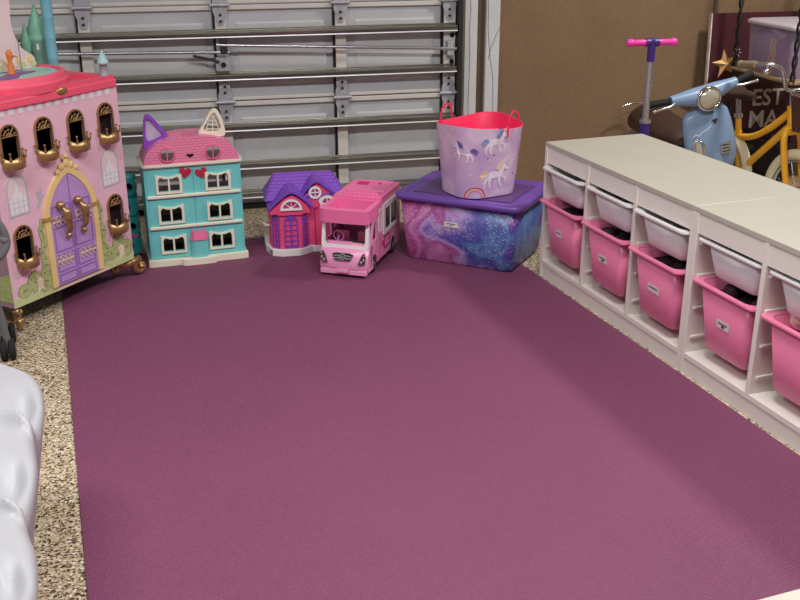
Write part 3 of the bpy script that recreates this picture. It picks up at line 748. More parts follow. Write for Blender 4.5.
# ------------------------------------------------------------ pink cottage
ph = thing('cottage_dollhouse', 'hot pink plastic cottage dollhouse with purple scalloped roof', 'dollhouse', (-0.985, 0.662, 0.006), R(-9))
PW, PD = 0.325, 0.17
b = MB('white_plastic')
b.poly([(-0.012, 0.02), (0.012, -0.055), (0.05, -0.072), (0.13, -0.072), (0.165, -0.05), (0.19, -0.03), (0.33, -0.03), (0.342, 0.0), (0.342, 0.17), (-0.012, 0.17)], 0.03)
for q in range(4): b.bb(-0.004 + 0.003 * q, 0.001 + 0.003 * q, 0.0 - 0.016 * q, 0.004 - 0.016 * q, 0.008, 0.024, 'void')
b.build('base', ph, bevel=0.004)
b = MB('house_pink')
# bay at the left, front to back
bay = [(0.004, 0.03), (0.012, -0.026), (0.05, -0.056), (0.140, -0.056), (0.172, -0.026), (0.178, 0.03)]
b.poly(bay, 0.175, M=fz((0, 0, 0.028)))
bb_ = [(-0.004, 0.03), (0.004, -0.032), (0.046, -0.066), (0.145, -0.066), (0.180, -0.032), (0.186, 0.03)]
b.poly(bb_, 0.012, M=fz((0, 0, 0.184)))
b.plate([(0.15, 0.03), (0.32, 0.03), (0.32, 0.235), (0.215, 0.308), (0.15, 0.24)], [], 0.012, M=ff(-0.008))
b.bb(0.012, 0.02, 0.0, PD, 0.03, 0.24); b.bb(0.312, 0.32, -0.008, PD, 0.03, 0.25); b.bb(0.012, 0.32, PD - 0.008, PD, 0.03, 0.24)
b.plate([(0.006, 0.19), (0.18, 0.19), (0.172, 0.222), (0.14, 0.25), (0.104, 0.272), (0.068, 0.257), (0.036, 0.228), (0.006, 0.206)], [arch(0.096, 0.214, 0.06, 0.03, 12)], 0.012, M=ff(-0.052))
b.plate([(0.2, 0.03), (0.3, 0.03), (0.3, 0.20), (0.28, 0.215), (0.2, 0.2)], [[(0.206, 0.03), (0.294, 0.03), (0.294, 0.195), (0.278, 0.208), (0.206, 0.194)]], 0.004, 'magenta', M=ff(-0.02))
b.build('walls', ph, bevel=0.0015)
b = MB('purple_scale')
def sl(P0, P1, P2, P3, t=0.008):
    n_ = (Vector(P1) - Vector(P0)).cross(Vector(P3) - Vector(P0)).normalized() * t
    b.loft([[P0, P1, P2, P3], [tuple(Vector(p) + n_) for p in (P0, P1, P2, P3)]], 'purple_scale', smooth=False)
sl((-0.004, -0.022, 0.235), (0.33, -0.022, 0.255), (0.29, 0.09, 0.327), (0.045, 0.09, 0.327))
sl((0.335, 0.18, 0.255), (-0.004, 0.18, 0.24), (0.045, 0.095, 0.327), (0.29, 0.095, 0.327))
sl((-0.004, 0.18, 0.235), (-0.004, -0.022, 0.235), (0.045, 0.088, 0.327), (0.045, 0.1, 0.327)); sl((0.332, -0.022, 0.255), (0.335, 0.18, 0.255), (0.29, 0.1, 0.327), (0.29, 0.088, 0.327))
b.tube([(0.038, 0.092, 0.327), (0.29, 0.092, 0.327)], 0.008, 'purple_scale')
# gable roofs running back from each gable
for pts_, y0 in (([(-0.002, 0.205), (0.035, 0.238), (0.068, 0.266), (0.104, 0.28), (0.14, 0.258), (0.175, 0.226), (0.192, 0.21)], -0.075), ([(0.135, 0.235), (0.165, 0.272), (0.20, 0.306), (0.222, 0.308), (0.25, 0.286), (0.3, 0.25), (0.33, 0.232)], -0.03)):
    s_ = smoothpts(pts_, 3, False)
    rr = [[(x, y0, z), (x, 0.06, z + 0.01), (x, 0.06, z + 0.022), (x, y0, z + 0.012)] for x, z in s_]
    b.loft(rr, 'house_purple', smooth=False)
b.build('roof', ph, bevel=0.001)
def halfmoon(cx, z, r_, y):
    w_ = MB('white_plastic'); w_.plate([(cx - r_ - 0.006, z - 0.006), (cx + r_ + 0.006, z - 0.006)] + [(cx + (r_ + 0.004) * math.cos(PI * i / 12) * 1.0, z + (r_ * 1.02) * math.sin(PI * i / 12)) for i in range(1, 12)], [[(cx - r_ + 0.006, z + 0.003), (cx + r_ - 0.006, z + 0.003)] + [(cx + (r_ - 0.006) * math.cos(PI * i / 12), z + 0.003 + (r_ - 0.011) * math.sin(PI * i / 12)) for i in range(1, 12)]], 0.008, M=ff(y))
    for k in range(1, 4):
        a = PI * k / 4; w_.cyl((cx, y - 0.004, z + 0.002), (cx + r_ * 0.85 * math.cos(a), y - 0.004, z + r_ * 0.8 * math.sin(a)), 0.0018, n=6)
    w_.cyl((cx - 0.01, y - 0.004, z + 0.008), (cx + 0.01, y - 0.004, z + 0.008), 0.0018, n=6)
    w_.poly([(cx - r_ + 0.006, z + 0.003), (cx + r_ - 0.006, z + 0.003)] + [(cx + (r_ - 0.006) * math.cos(PI * i / 12), z + 0.003 + (r_ - 0.011) * math.sin(PI * i / 12)) for i in range(1, 12)], 0.001, 'magenta', M=ff(y - 0.0005))
    w_.build('fan_window', ph, bevel=0.001)
halfmoon(0.098, 0.212, 0.042, -0.0645)
w_ = MB('white_plastic'); w_.plate([(0.207 + (0.027 + 0.002 * (i % 2)) * math.cos(PI * i / 12), 0.268 + (0.027 + 0.002 * (i % 2)) * math.sin(PI * i / 12)) for i in range(24)], [ell(0.207, 0.268, 0.018, 0.018)], 0.007, M=ff(-0.021))
w_.bb(0.205, 0.209, -0.028, -0.021, 0.25, 0.286); w_.bb(0.189, 0.225, -0.028, -0.021, 0.266, 0.27); w_.poly(ell(0.207, 0.268, 0.018, 0.018), 0.001, 'magenta', M=ff(-0.0215))
w_.build('round_window', ph, bevel=0.001)
w_ = MB('white_plastic'); o2 = smoothpts([(0.262, 0.198), (0.315, 0.198), (0.318, 0.222), (0.326, 0.236), (0.316, 0.252), (0.29, 0.262), (0.264, 0.252), (0.253, 0.236), (0.262, 0.22)], 2)
hh = [(0.2695, 0.206), (0.3095, 0.206), (0.3095, 0.235), (0.30, 0.248), (0.28, 0.248), (0.2695, 0.235)]
w_.plate(o2, [hh], 0.007, M=ff(-0.021)); w_.poly(hh, 0.001, 'magenta', M=ff(-0.0215)); w_.bb(0.288, 0.2915, -0.028, -0.021, 0.206, 0.248); w_.bb(0.27, 0.31, -0.028, -0.021, 0.224, 0.2275)
w_.v = [(x - 0.032, y, z - 0.008) for x, y, z in w_.v]; w_.build('square_window', ph, bevel=0.001)
for cx, w0, Mx in ((0.035, 0.034, None), (0.095, 0.060, None), (0.141, 0.030, None)):
    w_ = MB('house_purple')
    if cx == 0.095: M_ = ff(-0.0565); cc = cx
    elif cx < 0.08: M_ = frame((0.031, -0.0415, 0), Vector((0.038, -0.030, 0)).normalized(), (0, 0, 1), Vector((-0.030, -0.038, 0)).normalized()); cc = 0
    else: M_ = frame((0.156, -0.0415, 0), Vector((0.032, 0.030, 0)).normalized(), (0, 0, 1), Vector((0.030, -0.032, 0)).normalized()); cc = 0
    o3 = arch(cc, 0.036, w0, 0.145, 10)
    w_.plate(o3, [arch(cc + q * w0 * 0.24, 0.046, w0 * 0.34, 0.115, 6) for q in (-1, 1)], 0.005, M=M_)
    for k in range(4):
        z = 0.065 + 0.024 * k
        w_.poly([(cc - w0 * 0.42, z), (cc + w0 * 0.42, z), (cc + w0 * 0.42, z + 0.003), (cc - w0 * 0.42, z + 0.003)], 0.004, M=M_)
    w_.build('lattice_window', ph, bevel=0.0008)
w_ = MB('white_plastic'); w_.tube([(0.004, 0.0, 0.125), (-0.014, -0.006, 0.13), (-0.02, -0.006, 0.142)], 0.006, n=8); w_.build('catch', ph)

# ------------------------------------------------------------ pink camper van
cv = thing('toy_camper', 'pink toy camper van with open windscreen and silver grille parked on the mat', 'toy vehicle', (-0.776, 0.238, 0.006), R(-36.5))
cv.scale = (1, 0.93, 1.05)
VW, VL = 0.207, 0.505
h = VW / 2
b = MB('camper_pink')
# bonnet and nose: section through y (front = 0)
def vsec(x, s_=1.0): return [(x, 0.012 * s_, 0.02), (x, 0.0, 0.04), (x, 0.004, 0.075), (x, 0.022, 0.108), (x, 0.045, 0.118), (x, 0.075, 0.12), (x, 0.075, 0.02)]
xs = [-h, -h * 0.92, -h * 0.5, 0, h * 0.5, h * 0.92, h]
rings = []
for x in xs:
    k = (abs(x) / h) ** 6 * 0.014
    rings.append([(x, y + k, z) for (_, y, z) in vsec(x)])
b.loft(rings, smooth=True)
b.bb(-h + 0.004, h - 0.004, 0.004, 0.03, 0.012, 0.03)
b.bb(-h + 0.008, h - 0.008, 0.07, VL - 0.004, 0.022, 0.034)
b.build('bonnet', cv, bevel=0.002)
# side walls with wheel arches and window openings
def side(x, sgn):
    s_ = MB('camper_pink')
    o = [(0.06, 0.028), (0.066, 0.028)] + [(0.11 - 0.042 * math.cos(PI * i / 10), 0.03 + 0.044 * math.sin(PI * i / 10)) for i in range(11)] + \
        [(0.385 - 0.042 * math.cos(PI * i / 10), 0.03 + 0.044 * math.sin(PI * i / 10)) for i in range(11)] + [(VL - 0.006, 0.028), (VL, 0.04), (VL, 0.262), (0.19, 0.262), (0.11, 0.222), (0.06, 0.12)]
    o = [(0.066, 0.028)] + [(0.11 - 0.042 * math.cos(PI * i / 10), 0.03 + 0.044 * math.sin(PI * i / 10)) for i in range(11)] + \
        [(0.395 - 0.042 * math.cos(PI * i / 10), 0.03 + 0.044 * math.sin(PI * i / 10)) for i in range(11)] + [(VL, 0.028), (VL, 0.262), (0.10, 0.262), (0.10, 0.212), (0.055, 0.12), (0.055, 0.028)]
    holes = [[(0.085, 0.13), (0.15, 0.13), (0.15, 0.205), (0.115, 0.205)], [(0.185, 0.15), (0.21, 0.15), (0.21, 0.225), (0.185, 0.225)], [(0.26, 0.135), (0.44, 0.135), (0.44, 0.225), (0.26, 0.225)]]
    s_.plate(o, holes, 0.008, M=fs(x - 0.004))
    sd = s_.build('side_wall', cv, bevel=0.002)
    q = MB('white_plastic'); xx = x + sgn * 0.004 - (0.004 if sgn < 0 else 0)
    q.plate([(0.172, 0.145), (0.222, 0.145), (0.222, 0.24), (0.172, 0.24)], [holes[1]], 0.004, M=fs(xx))
    q.plate([(0.235, 0.12), (0.455, 0.12), (0.455, 0.245), (0.235, 0.245)], [holes[2]], 0.006, M=fs(xx))
    q.bb(xx, xx + 0.004, 0.345, 0.352, 0.135, 0.225); q.poly(holes[2], 0.002, 'glass_dark', M=fs(xx - 0.001 if sgn > 0 else xx + 0.003))
    q.build('side_window', sd, bevel=0.001)
    dd = MB('camper_mid'); dd.plate([(0.165, 0.04), (0.235, 0.04), (0.235, 0.13), (0.165, 0.13)], [[(0.17, 0.045), (0.23, 0.045), (0.23, 0.125), (0.17, 0.125)]], 0.003, M=fs(xx)); dd.bb(xx, xx + 0.006, 0.22, 0.227, 0.08, 0.1, 'magenta')
    dd.plate([(0.25, 0.06), (0.335, 0.06), (0.335, 0.11), (0.25, 0.11)], [[(0.256, 0.066), (0.329, 0.066), (0.329, 0.104), (0.256, 0.104)]], 0.003, 'magenta', M=fs(xx)); dd.build('side_door', sd)
side(h - 0.004, 1); side(-h + 0.004, -1)
b = MB('camper_pink').bb(-h + 0.008, h - 0.008, VL - 0.008, VL, 0.028, 0.262); b.build('rear_wall', cv, bevel=0.002)
# windscreen surround
b = MB('white_plastic')
c0 = Vector((0, 0.042, 0.112)); c1 = Vector((0, 0.06, 0.212)); up = (c1 - c0).normalized(); nn = Vector((1, 0, 0)).cross(up)
L_ = (c1 - c0).length
o4 = [(p[0], p[1] + L_ / 2) for p in rrect(VW - 0.004, L_ + 0.016, 0.018)]
i4 = [(p[0], p[1] + L_ / 2 + 0.004) for p in rrect(VW - 0.034, L_ - 0.016, 0.014)]
b.plate(o4, [i4], 0.010, M=frame(tuple(c0), (1, 0, 0), tuple(up), tuple(nn)))
b.build('windscreen_frame', cv, bevel=0.002)
# overcab roof pod, open pool well, ribbed rear roof
b = MB('camper_hot')
def pod(z, inset, front): return [(-h - 0.004 + inset, front, z), (h + 0.004 - inset, front, z), (h + 0.002 - inset, 0.2, z + 0.006), (-h - 0.002 + inset, 0.2, z + 0.006)]
outer = [(-h - 0.004, 0.02), (-h + 0.02, 0.006), (0, 0.0), (h - 0.02, 0.006), (h + 0.004, 0.02), (h + 0.002, 0.2), (-h - 0.002, 0.2)]
inner = [(-h + 0.022, 0.045), (0, 0.034), (h - 0.022, 0.045), (h - 0.02, 0.185), (-h + 0.02, 0.185)]
b.plate(outer, [inner], 0.052, M=fz((0, 0.012, 0.216)))
b.build('roof_pod', cv, bevel=0.006, seg=3)
b = MB('camper_mid')
b.bb(-h + 0.02, h - 0.02, 0.05, 0.2, 0.216, 0.228)
b.poly(ell(0.01, 0.15, 0.05, 0.022), 0.002, 'void', M=fz((0, 0, 0.228)))
for q in range(5): b.bb(-0.03 + q * 0.018, -0.025 + q * 0.018, 0.14, 0.165, 0.229, 0.234, 'camper_hot')
b.build('roof_well', cv)
b = MB('camper_hot')
b.bb(-h - 0.002, h + 0.002, 0.21, VL + 0.004, 0.262, 0.278)
b.bb(-h + 0.02, h - 0.02, 0.24, 0.258, 0.278, 0.284, 'camper_mid')
for q in range(8): b.bb(-0.074 + q * 0.02, -0.064 + q * 0.02, 0.238, 0.262, 0.278, 0.287, 'camper_hot')
b.bb(-0.075, 0.075, 0.285, 0.297, 0.2775, 0.2795, 'void'); b.bb(-0.075, 0.075, 0.275, 0.285, 0.278, 0.286, 'camper_hot')
b.plate([(-0.085, 0.32), (0.085, 0.32), (0.085, 0.5), (-0.085, 0.5)], [[(-0.08, 0.325), (0.08, 0.325), (0.08, 0.495), (-0.08, 0.495)]], 0.004, 'camper_mid', M=fz((0, 0, 0.278)))
for q in range(3): b.bb(-0.07, -0.02, 0.42 + q * 0.016, 0.43 + q * 0.016, 0.278, 0.282, 'magenta')
b.cyl((0.03, 0.45, 0.278), (0.03, 0.45, 0.283), 0.007, 'magenta')
b.build('roof', cv, bevel=0.003)
b = MB('camper_pink'); b.bb(-h + 0.006, h - 0.006, 0.07, 0.09, 0.11, 0.125); b.tube([(-0.045 + 0.022 * math.cos(2 * PI * i / 16), 0.092 - 0.004 * math.sin(2 * PI * i / 16), 0.145 + 0.022 * math.sin(2 * PI * i / 16)) for i in range(16)], 0.003, 'seat_purple', closed=True, n=6)
b.cyl((-0.045, 0.09, 0.145), (-0.045, 0.08, 0.12), 0.004, 'seat_purple', n=8); b.bb(0.02, 0.07, 0.075, 0.085, 0.122, 0.132, 'glass_dark'); b.build('dashboard', cv, bevel=0.002)
for x in (-0.048, 0.048):
    s_ = MB('camper_mid'); s_.bb(x - 0.03, x + 0.03, 0.11, 0.16, 0.035, 0.075); s_.bb(x - 0.029, x + 0.029, 0.15, 0.168, 0.075, 0.15); s_.build('cab_seat', cv, bevel=0.006)
b = MB('seat_purple'); b.bb(-0.09, 0.09, 0.28, 0.30, 0.035, 0.21); b.bb(-0.085, -0.02, 0.2, 0.28, 0.035, 0.1, 'white_plastic'); b.build('interior_cabinet', cv, bevel=0.003)
# grille, emblem, headlights, plate
g = MB('glass_dark'); gz = 0.083
M_ = frame((0, 0.0035, gz), (1, 0, 0), Vector((0, 0.35, 0.94)), Vector((0, -0.94, 0.35)))
g.poly([(-0.045, 0.012), (-0.032, -0.012), (0.032, -0.012), (0.045, 0.012), (0.03, 0.017), (-0.03, 0.017)], 0.006, M=M_)
for k in (-0.006, 0.004): g.poly([(-0.038, k), (0.038, k), (0.038, k + 0.003), (-0.038, k + 0.003)], 0.0075, 'silver', M=M_)
gg = g.build('grille', cv)
e = MB('chrome'); e.plate(ell(0, 0.002, 0.0125, 0.0125), [ell(0, 0.002, 0.0105, 0.0105)], 0.0095, M=M_)
e.poly(ell(0, 0.002, 0.0106, 0.0106), 0.0078, 'glass_dark', M=M_)
for k in range(3):
    a = PI / 2 + k * 2 * PI / 3; e.poly([(0.0105 * math.cos(a), 0.002 + 0.0105 * math.sin(a)), (0.0022 * math.cos(a + 1.05), 0.002 + 0.0022 * math.sin(a + 1.05)), (0.0022 * math.cos(a - 1.05), 0.002 + 0.0022 * math.sin(a - 1.05))], 0.0095, M=M_)
e.build('star_emblem', gg)
for s_ in (-1, 1):
    q = MB('glass_dark'); P_ = [(s_ * 0.066, -0.018), (s_ * 0.095, -0.012), (s_ * 0.098, 0.01), (s_ * 0.09, 0.03), (s_ * 0.08, 0.018)]
    q.poly(P_ if s_ > 0 else P_[::-1], 0.007, M=frame((0, 0.006, 0.075), (1, 0, s_ * 0.0), Vector((0, 0.3, 0.95)), Vector((0, -0.95, 0.3))))
    q.sph((s_ * 0.08, -0.001, 0.069), (0.007, 0.006, 0.007), 'lens', n=10); q.sph((s_ * 0.09, 0.003, 0.078), (0.006, 0.006, 0.007), 'lens', n=10); q.sph((s_ * 0.09, 0.009, 0.092), (0.005, 0.006, 0.007), 'amber', n=10)
    q.build('headlight', cv)
q = MB('camper_mid').bb(-0.026, 0.026, -0.006, 0.006, 0.022, 0.036); q.bb(-0.022, 0.022, -0.0065, -0.006, 0.0255, 0.0325, 'print_white')
for k in range(4): q.bb(-0.016 + k * 0.009, -0.011 + k * 0.009, -0.0068, -0.0065, 0.0265, 0.0315, 'ink_grey')
q.build('number_plate', cv)
for y in (0.11, 0.395):
    for s_ in (-1, 1):
        wq = MB('black_rubber'); Mw = frame((s_ * (h - 0.012), y, 0.034), (0, 1, 0), (0, 0, 1), (s_, 0, 0))
        wq.lathe([(0.026, -0.012), (0.034, -0.009), (0.034, 0.008), (0.03, 0.0115), (0.022, 0.0115)], n=24, M=Mw)
        for k in range(5): wq.box((0.012, 0, 0.012), (0.018, 0.005, 0.004), 'silver', M=Mw @ rot(k * 1.256, 'Z'))
        wq.lathe([(0.006, 0.011), (0.005, 0.015)], 'silver', n=12, M=Mw)
        wq.build('wheel', cv)

# ------------------------------------------------------------ galaxy storage bin
gb = thing('storage_bin', 'large galaxy-print storage bin with purple lid and small white sticker', 'storage bin', (-0.145, 0.345, 0.0062), R(-46.3))
BWt, BWb, BDt, BDb, BH = 0.54, 0.49, 0.41, 0.37, 0.283
b = MB('galaxy')
b.loft([rrect(BWb - 0.02, BDb - 0.02, 0.03, 0.0), rrect(BWb, BDb, 0.035, 0.01), rrect(BWt, BDt, 0.035, BH), rrect(BWt - 0.008, BDt - 0.008, 0.035, BH), rrect(BWb - 0.01, BDb - 0.01, 0.03, 0.012)])
b.build('bin_body', gb)
b = MB('lid_purple')
b.loft([rrect(BWt + 0.014, BDt + 0.014, 0.04, BH - 0.016), rrect(BWt + 0.034, BDt + 0.034, 0.045, BH - 0.014), rrect(BWt + 0.036, BDt + 0.036, 0.045, BH + 0.004), rrect(BWt + 0.024, BDt + 0.024, 0.042, BH + 0.013),
        rrect(BWt - 0.02, BDt - 0.02, 0.04, BH + 0.013), rrect(BWt - 0.036, BDt - 0.036, 0.036, BH + 0.006)], smooth=True)
b.bb(-0.22, 0.22, -0.15, 0.15, BH + 0.006, BH + 0.0095, 'lid_dark'); 
b.build('bin_lid', gb, label='purple snap-on lid')
b = MB('sticker'); Ms = frame((-0.022, -BDt / 2 + 0.005, 0.18), (1, 0, 0), Vector((0, -0.07, 1)).normalized(), Vector((0, -1, -0.07)).normalized())
b.poly([(-0.032, -0.011), (0.032, -0.011), (0.032, 0.011), (-0.032, 0.011)], 0.002, M=Ms)
for k, (a, c) in enumerate(((-0.02, 0.02), (-0.006, 0.008))): b.poly([(a, 0.003 - k * 0.008), (c, 0.003 - k * 0.008), (c, 0.006 - k * 0.008), (a, 0.006 - k * 0.008)], 0.0024, 'ink', M=Ms)
b.build('sticker', gb)

# ------------------------------------------------------------ unicorn basket
ub = thing('unicorn_basket', 'lavender unicorn-print toy basket with hot pink lining standing on the purple lid', 'basket', (-0.150, 0.305, 0.0062 + BH + 0.0135), R(10))
UB, UT, UH = 0.272, 0.322, 0.29
def bdim(t): return UB + (UT - UB) * t, 0.085 + 0.01 * t
rimz = lambda x, y: UH + 0.010 * math.cos(2 * math.atan2(y, x) - 0.9)
def ringu(t, off=0.0, m_=6):
    w_, r_ = bdim(t); P = rrect(w_ + off, w_ * 0.92 + off, r_, 0, 8)
    return [(x, y, t * rimz(x, y) if t > 0.5 else t * UH) for x, y, _ in P]
b = MB('lavender')
b.loft([ringu(0), ringu(0.02, 0.001), ringu(0.25), ringu(0.5), ringu(0.75), ringu(1.0)], caps=False); b.raw(ringu(0), [tuple(range(len(ringu(0))))[::-1]], 'lavender')
shell = b
b = MB('hot_lining')
b.loft([ringu(1.0, 0.0), [(x, y, z + 0.003) for x, y, z in ringu(1.0, -0.004)], ringu(1.0, -0.008), ringu(0.5, -0.01), ringu(0.03, -0.012)], caps=False); b.raw([(x, y, z) for x, y, z in ringu(0.03, -0.012)], [tuple(range(len(ringu(0))))], 'hot_lining')
b.build('lining', ub, label='hot pink inside of the basket')
def surf(u, v, off):     # u along the front from the left corner, v height 0..1 -> point on basket skin
    w_, r_ = bdim(v); d_ = w_ * 0.92
    a = (w_ - 2 * r_) / 2; arc = PI / 2 * r_; bd = (d_ - 2 * r_) / 2
    s_ = u * 1.0
    if abs(s_) <= a: P = Vector((s_, -d_ / 2, 0)); N = Vector((0, -1, 0))
    else:
        sg = 1 if s_ > 0 else -1; e_ = abs(s_) - a
        if e_ < arc: t_ = e_ / r_; N = Vector((sg * math.sin(t_), -math.cos(t_), 0)); P = Vector((sg * a, -d_ / 2 + r_, 0)) + N * r_
        else: N = Vector((sg, 0, 0)); P = Vector((sg * w_ / 2, -bd + (e_ - arc), 0))
    return tuple(P + N * off + Vector((0, 0, v * UH)))
def decal(bm, pts, m_, off=0.0012, cx=0, cz=0, sc=1.0, flip=1):
    pts = [(cx + flip * x * sc, cz + z * sc) for x, z in pts]
    # densify so the shape follows the curve
    dn = []
    for i in range(len(pts)):
        p, q = pts[i], pts[(i + 1) % len(pts)]; k = max(1, int(math.hypot(q[0] - p[0], q[1] - p[1]) / 0.01))
        dn += [(p[0] + (q[0] - p[0]) * j / k, p[1] + (q[1] - p[1]) * j / k) for j in range(k)]
    bm.plate(dn, [], 0.0006, m_, fn=lambda x, y, z: surf(x, y / UH, off + z))
BODY = [(-0.5, 0.1), (-0.42, 0.3), (-0.1, 0.33), (0.2, 0.3), (0.38, 0.55), (0.5, 0.78), (0.56, 0.7), (0.66, 0.55), (0.82, 0.42), (0.76, 0.34), (0.56, 0.42), (0.48, 0.2), (0.46, 0.02), (0.7, -0.1), (0.66, -0.32), (0.6, -0.3), (0.6, -0.12), (0.34, -0.02), (0.3, -0.3), (0.42, -0.55), (0.34, -0.56), (0.2, -0.3), (0.16, -0.04), (-0.2, -0.06), (-0.34, -0.3), (-0.26, -0.6), (-0.36, -0.6), (-0.46, -0.3), (-0.46, -0.1), (-0.66, -0.34), (-0.6, -0.58), (-0.7, -0.56), (-0.76, -0.3), (-0.6, -0.02)]
MANE = [(0.5, 0.82), (0.3, 0.78), (0.12, 0.66), (0.0, 0.46), (0.16, 0.36), (0.3, 0.4), (0.42, 0.6)]
TAIL = [(-0.48, 0.22), (-0.66, 0.38), (-0.9, 0.3), (-1.05, 0.05), (-0.9, 0.1), (-0.95, -0.12), (-0.75, 0.02), (-0.62, 0.08)]
pr = shell
def unicorn(u, z, s_, flip, mane):
    decal(pr, smoothpts(TAIL, 2), mane, 0.0010, u, z, s_, flip); decal(pr, BODY, 'uni_white', 0.0017, u, z, s_, flip); decal(pr, smoothpts(MANE, 2), mane, 0.0024, u, z, s_, flip)
    decal(pr, [(0.52, 0.78), (0.6, 0.72), (0.74, 1.02)], 'uni_yellow', 0.0024, u, z, s_, flip)
0 and decal(pr, smoothpts([(-0.1, 0.10), (-0.06, 0.085), (0.02, 0.085), (0.05, 0.1), (0.04, 0.125), (0.0, 0.13), (-0.03, 0.15), (-0.07, 0.145), (-0.1, 0.13)], 3), 'cloud', 0.0008)
unicorn(-0.015, 0.225, 0.068, 1, 'uni_blue'); unicorn(-0.005, 0.085, 0.076, 1, 'uni_yellow'); unicorn(-0.158, 0.19, 0.062, -1, 'uni_indigo'); unicorn(0.172, 0.1, 0.058, -1, 'uni_blue')
for (u, z, r_) in ((-0.095, 0.004, 0.045), (0.165, 0.165, 0.05)):
    for k, mm_ in enumerate(('rainbow_red', 'uni_yellow', 'rainbow_pink')):
        ro_ = r_ - k * 0.006
        A_ = [PI * i / 14 for i in range(15)]
        decal(pr, [(u + ro_ * math.cos(a), max(0.003, z) + ro_ * math.sin(a)) for a in A_] + [(u + (ro_ - 0.005) * math.cos(a), max(0.003, z) + (ro_ - 0.005) * math.sin(a)) for a in A_[::-1]], mm_, 0.0014)
for u, z in ((-0.05, 0.17), (-0.04, 0.16), (0.09, 0.165), (0.085, 0.09), (-0.12, 0.1), (0.11, 0.24), (0.0, 0.29), (-0.02, 0.18), (0.15, 0.06)):
    decal(pr, [(u + 0.004 * math.cos(k * 1.257), z + 0.004 * math.sin(k * 1.257)) for k in range(5)], 'uni_indigo' if random.random() < .7 else 'uni_white', 0.001)
pr.build('basket_shell', ub)
for sx_ in (-1, 1):
    hd = MB('hot_lining'); x = sx_ * (UT / 2 - 0.004)
    pts_ = smoothpts([(x, -0.045, UH - 0.04), (x + sx_ * 0.004, -0.043, UH + 0.01), (x + sx_ * 0.004, -0.032, UH + 0.045), (x + sx_ * 0.002, 0, UH + 0.06), (x + sx_ * 0.004, 0.032, UH + 0.045), (x + sx_ * 0.004, 0.043, UH + 0.01), (x, 0.045, UH - 0.04)], 4, False)
    rings = []
    for i, p in enumerate(pts_):
        a = Vector(pts_[max(0, i - 1)]); c = Vector(pts_[min(len(pts_) - 1, i + 1)]); t_ = (c - a).normalized(); n_ = Vector((1, 0, 0)).cross(t_).normalized() * 0.005; p = Vector(p)
        rings.append([tuple(p + n_ + Vector((0.002, 0, 0))), tuple(p + n_ - Vector((0.002, 0, 0))), tuple(p - n_ - Vector((0.002, 0, 0))), tuple(p - n_ + Vector((0.002, 0, 0)))])
    hd.loft(rings, smooth=True, M=rot(R(-64), 'Z')); hd.build('basket_handle', ub, bevel=0.001)

# ------------------------------------------------------------ storage units with bins
# local frame: x along the row (toward the camera), y into the unit, z up; root turned -90 so x -> -Y
UW, UD, UHH = 0.99, 0.44, 0.56
PT = 0.018
COLS = [(PT + i * (UW - PT) / 3, (i + 1) * (UW - PT) / 3) for i in range(3)]
def unit(y, label):
    t = thing('storage_unit', label, 'storage unit', (0.0, y, 0), R(-90), 'white storage units for pull-out bins')
    MB('white_lam').bb(-0.0, UW, -0.0, UD, UHH - 0.018, UHH).build('top', t, bevel=0.002)
    b = MB('white_lam_edge').bb(PT, UW - PT, 0.003, 0.018, UHH - 0.082, UHH - 0.018); b.bb(PT, UW - PT, UD - 0.018, UD - 0.002, UHH - 0.082, UHH - 0.018); b.build('apron', t, bevel=0.001)
    for i in range(4):
        x = i * (UW - PT) / 3
        ft = MB('white_lam_edge').bb(x, x + PT, 0.0, UD, 0.0 if i in (0, 3) else 0.075, UHH - 0.018)
        if i in (1, 2): pass
        for s_ in (-1, 1):     # bin runners on the inner faces
            if (i == 0 and s_ < 0) or (i == 3 and s_ > 0): continue
            xx = x + PT if s_ > 0 else x
            for z in (0.125, 0.225, 0.335, 0.44):
                ft.bb(min(xx, xx + s_ * 0.008), max(xx, xx + s_ * 0.008), 0.015, UD - 0.015, z, z + 0.008)
        ft.build('side_panel' if i in (0, 3) else 'divider', t, bevel=0.001)
    MB('white_lam_edge').bb(PT, UW - PT, 0.0, UD, 0.057, 0.075).build('bottom_shelf', t, bevel=0.001)
    MB('white_lam_edge').bb(PT, UW - PT, 0.004, 0.02, 0.0, 0.057).build('plinth', t, bevel=0.001)
    MB('white_lam_edge').bb(PT, UW - PT, UD - 0.008, UD - 0.002, 0.075, UHH - 0.082).build('back_rail', t)
    return t
u1 = unit(0.0, 'white three-column storage unit farther along the row, next to the galaxy bin')
u2 = unit(-0.992, 'white storage unit nearer the camera, at the right edge of the photo')
def make_bin(name, m_, hgt, label, cat, group):
    t = thing(name, label, cat, (0, 0, 0), R(-90), group)
    wt, wb, dt, db = 0.25, 0.205, 0.385, 0.345
    b = MB(m_)
    b.loft([rrect(wb - 0.02, db - 0.02, 0.02, 0), rrect(wb, db, 0.026, 0.01), rrect(wt, dt, 0.026, hgt), rrect(wt - 0.005, dt - 0.005, 0.032, hgt), rrect(wb - 0.006, db - 0.006, 0.028, 0.012), rrect(wb - 0.03, db - 0.03, 0.01, 0.008)])
    b.build('tub', t)
    r = MB(m_)
    r.plate([(p[0], p[1]) for p in rrect(0.300, dt + 0.032, 0.022)], [[(p[0], p[1]) for p in rrect(wt - 0.003, dt - 0.003, 0.033)]], 0.006, M=fz((0, 0, hgt - 0.003)))
    r.build('rim', t, bevel=0.002)
    return t
HP, HW = 0.22, 0.112
pb0 = make_bin('deep_bin', 'bin_pink', HP, 'x', 'bin', 'deep pink pull-out bins')
wb0 = make_bin('shallow_bin', 'bin_white', HW, 'x', 'bin', 'shallow white pull-out bins')
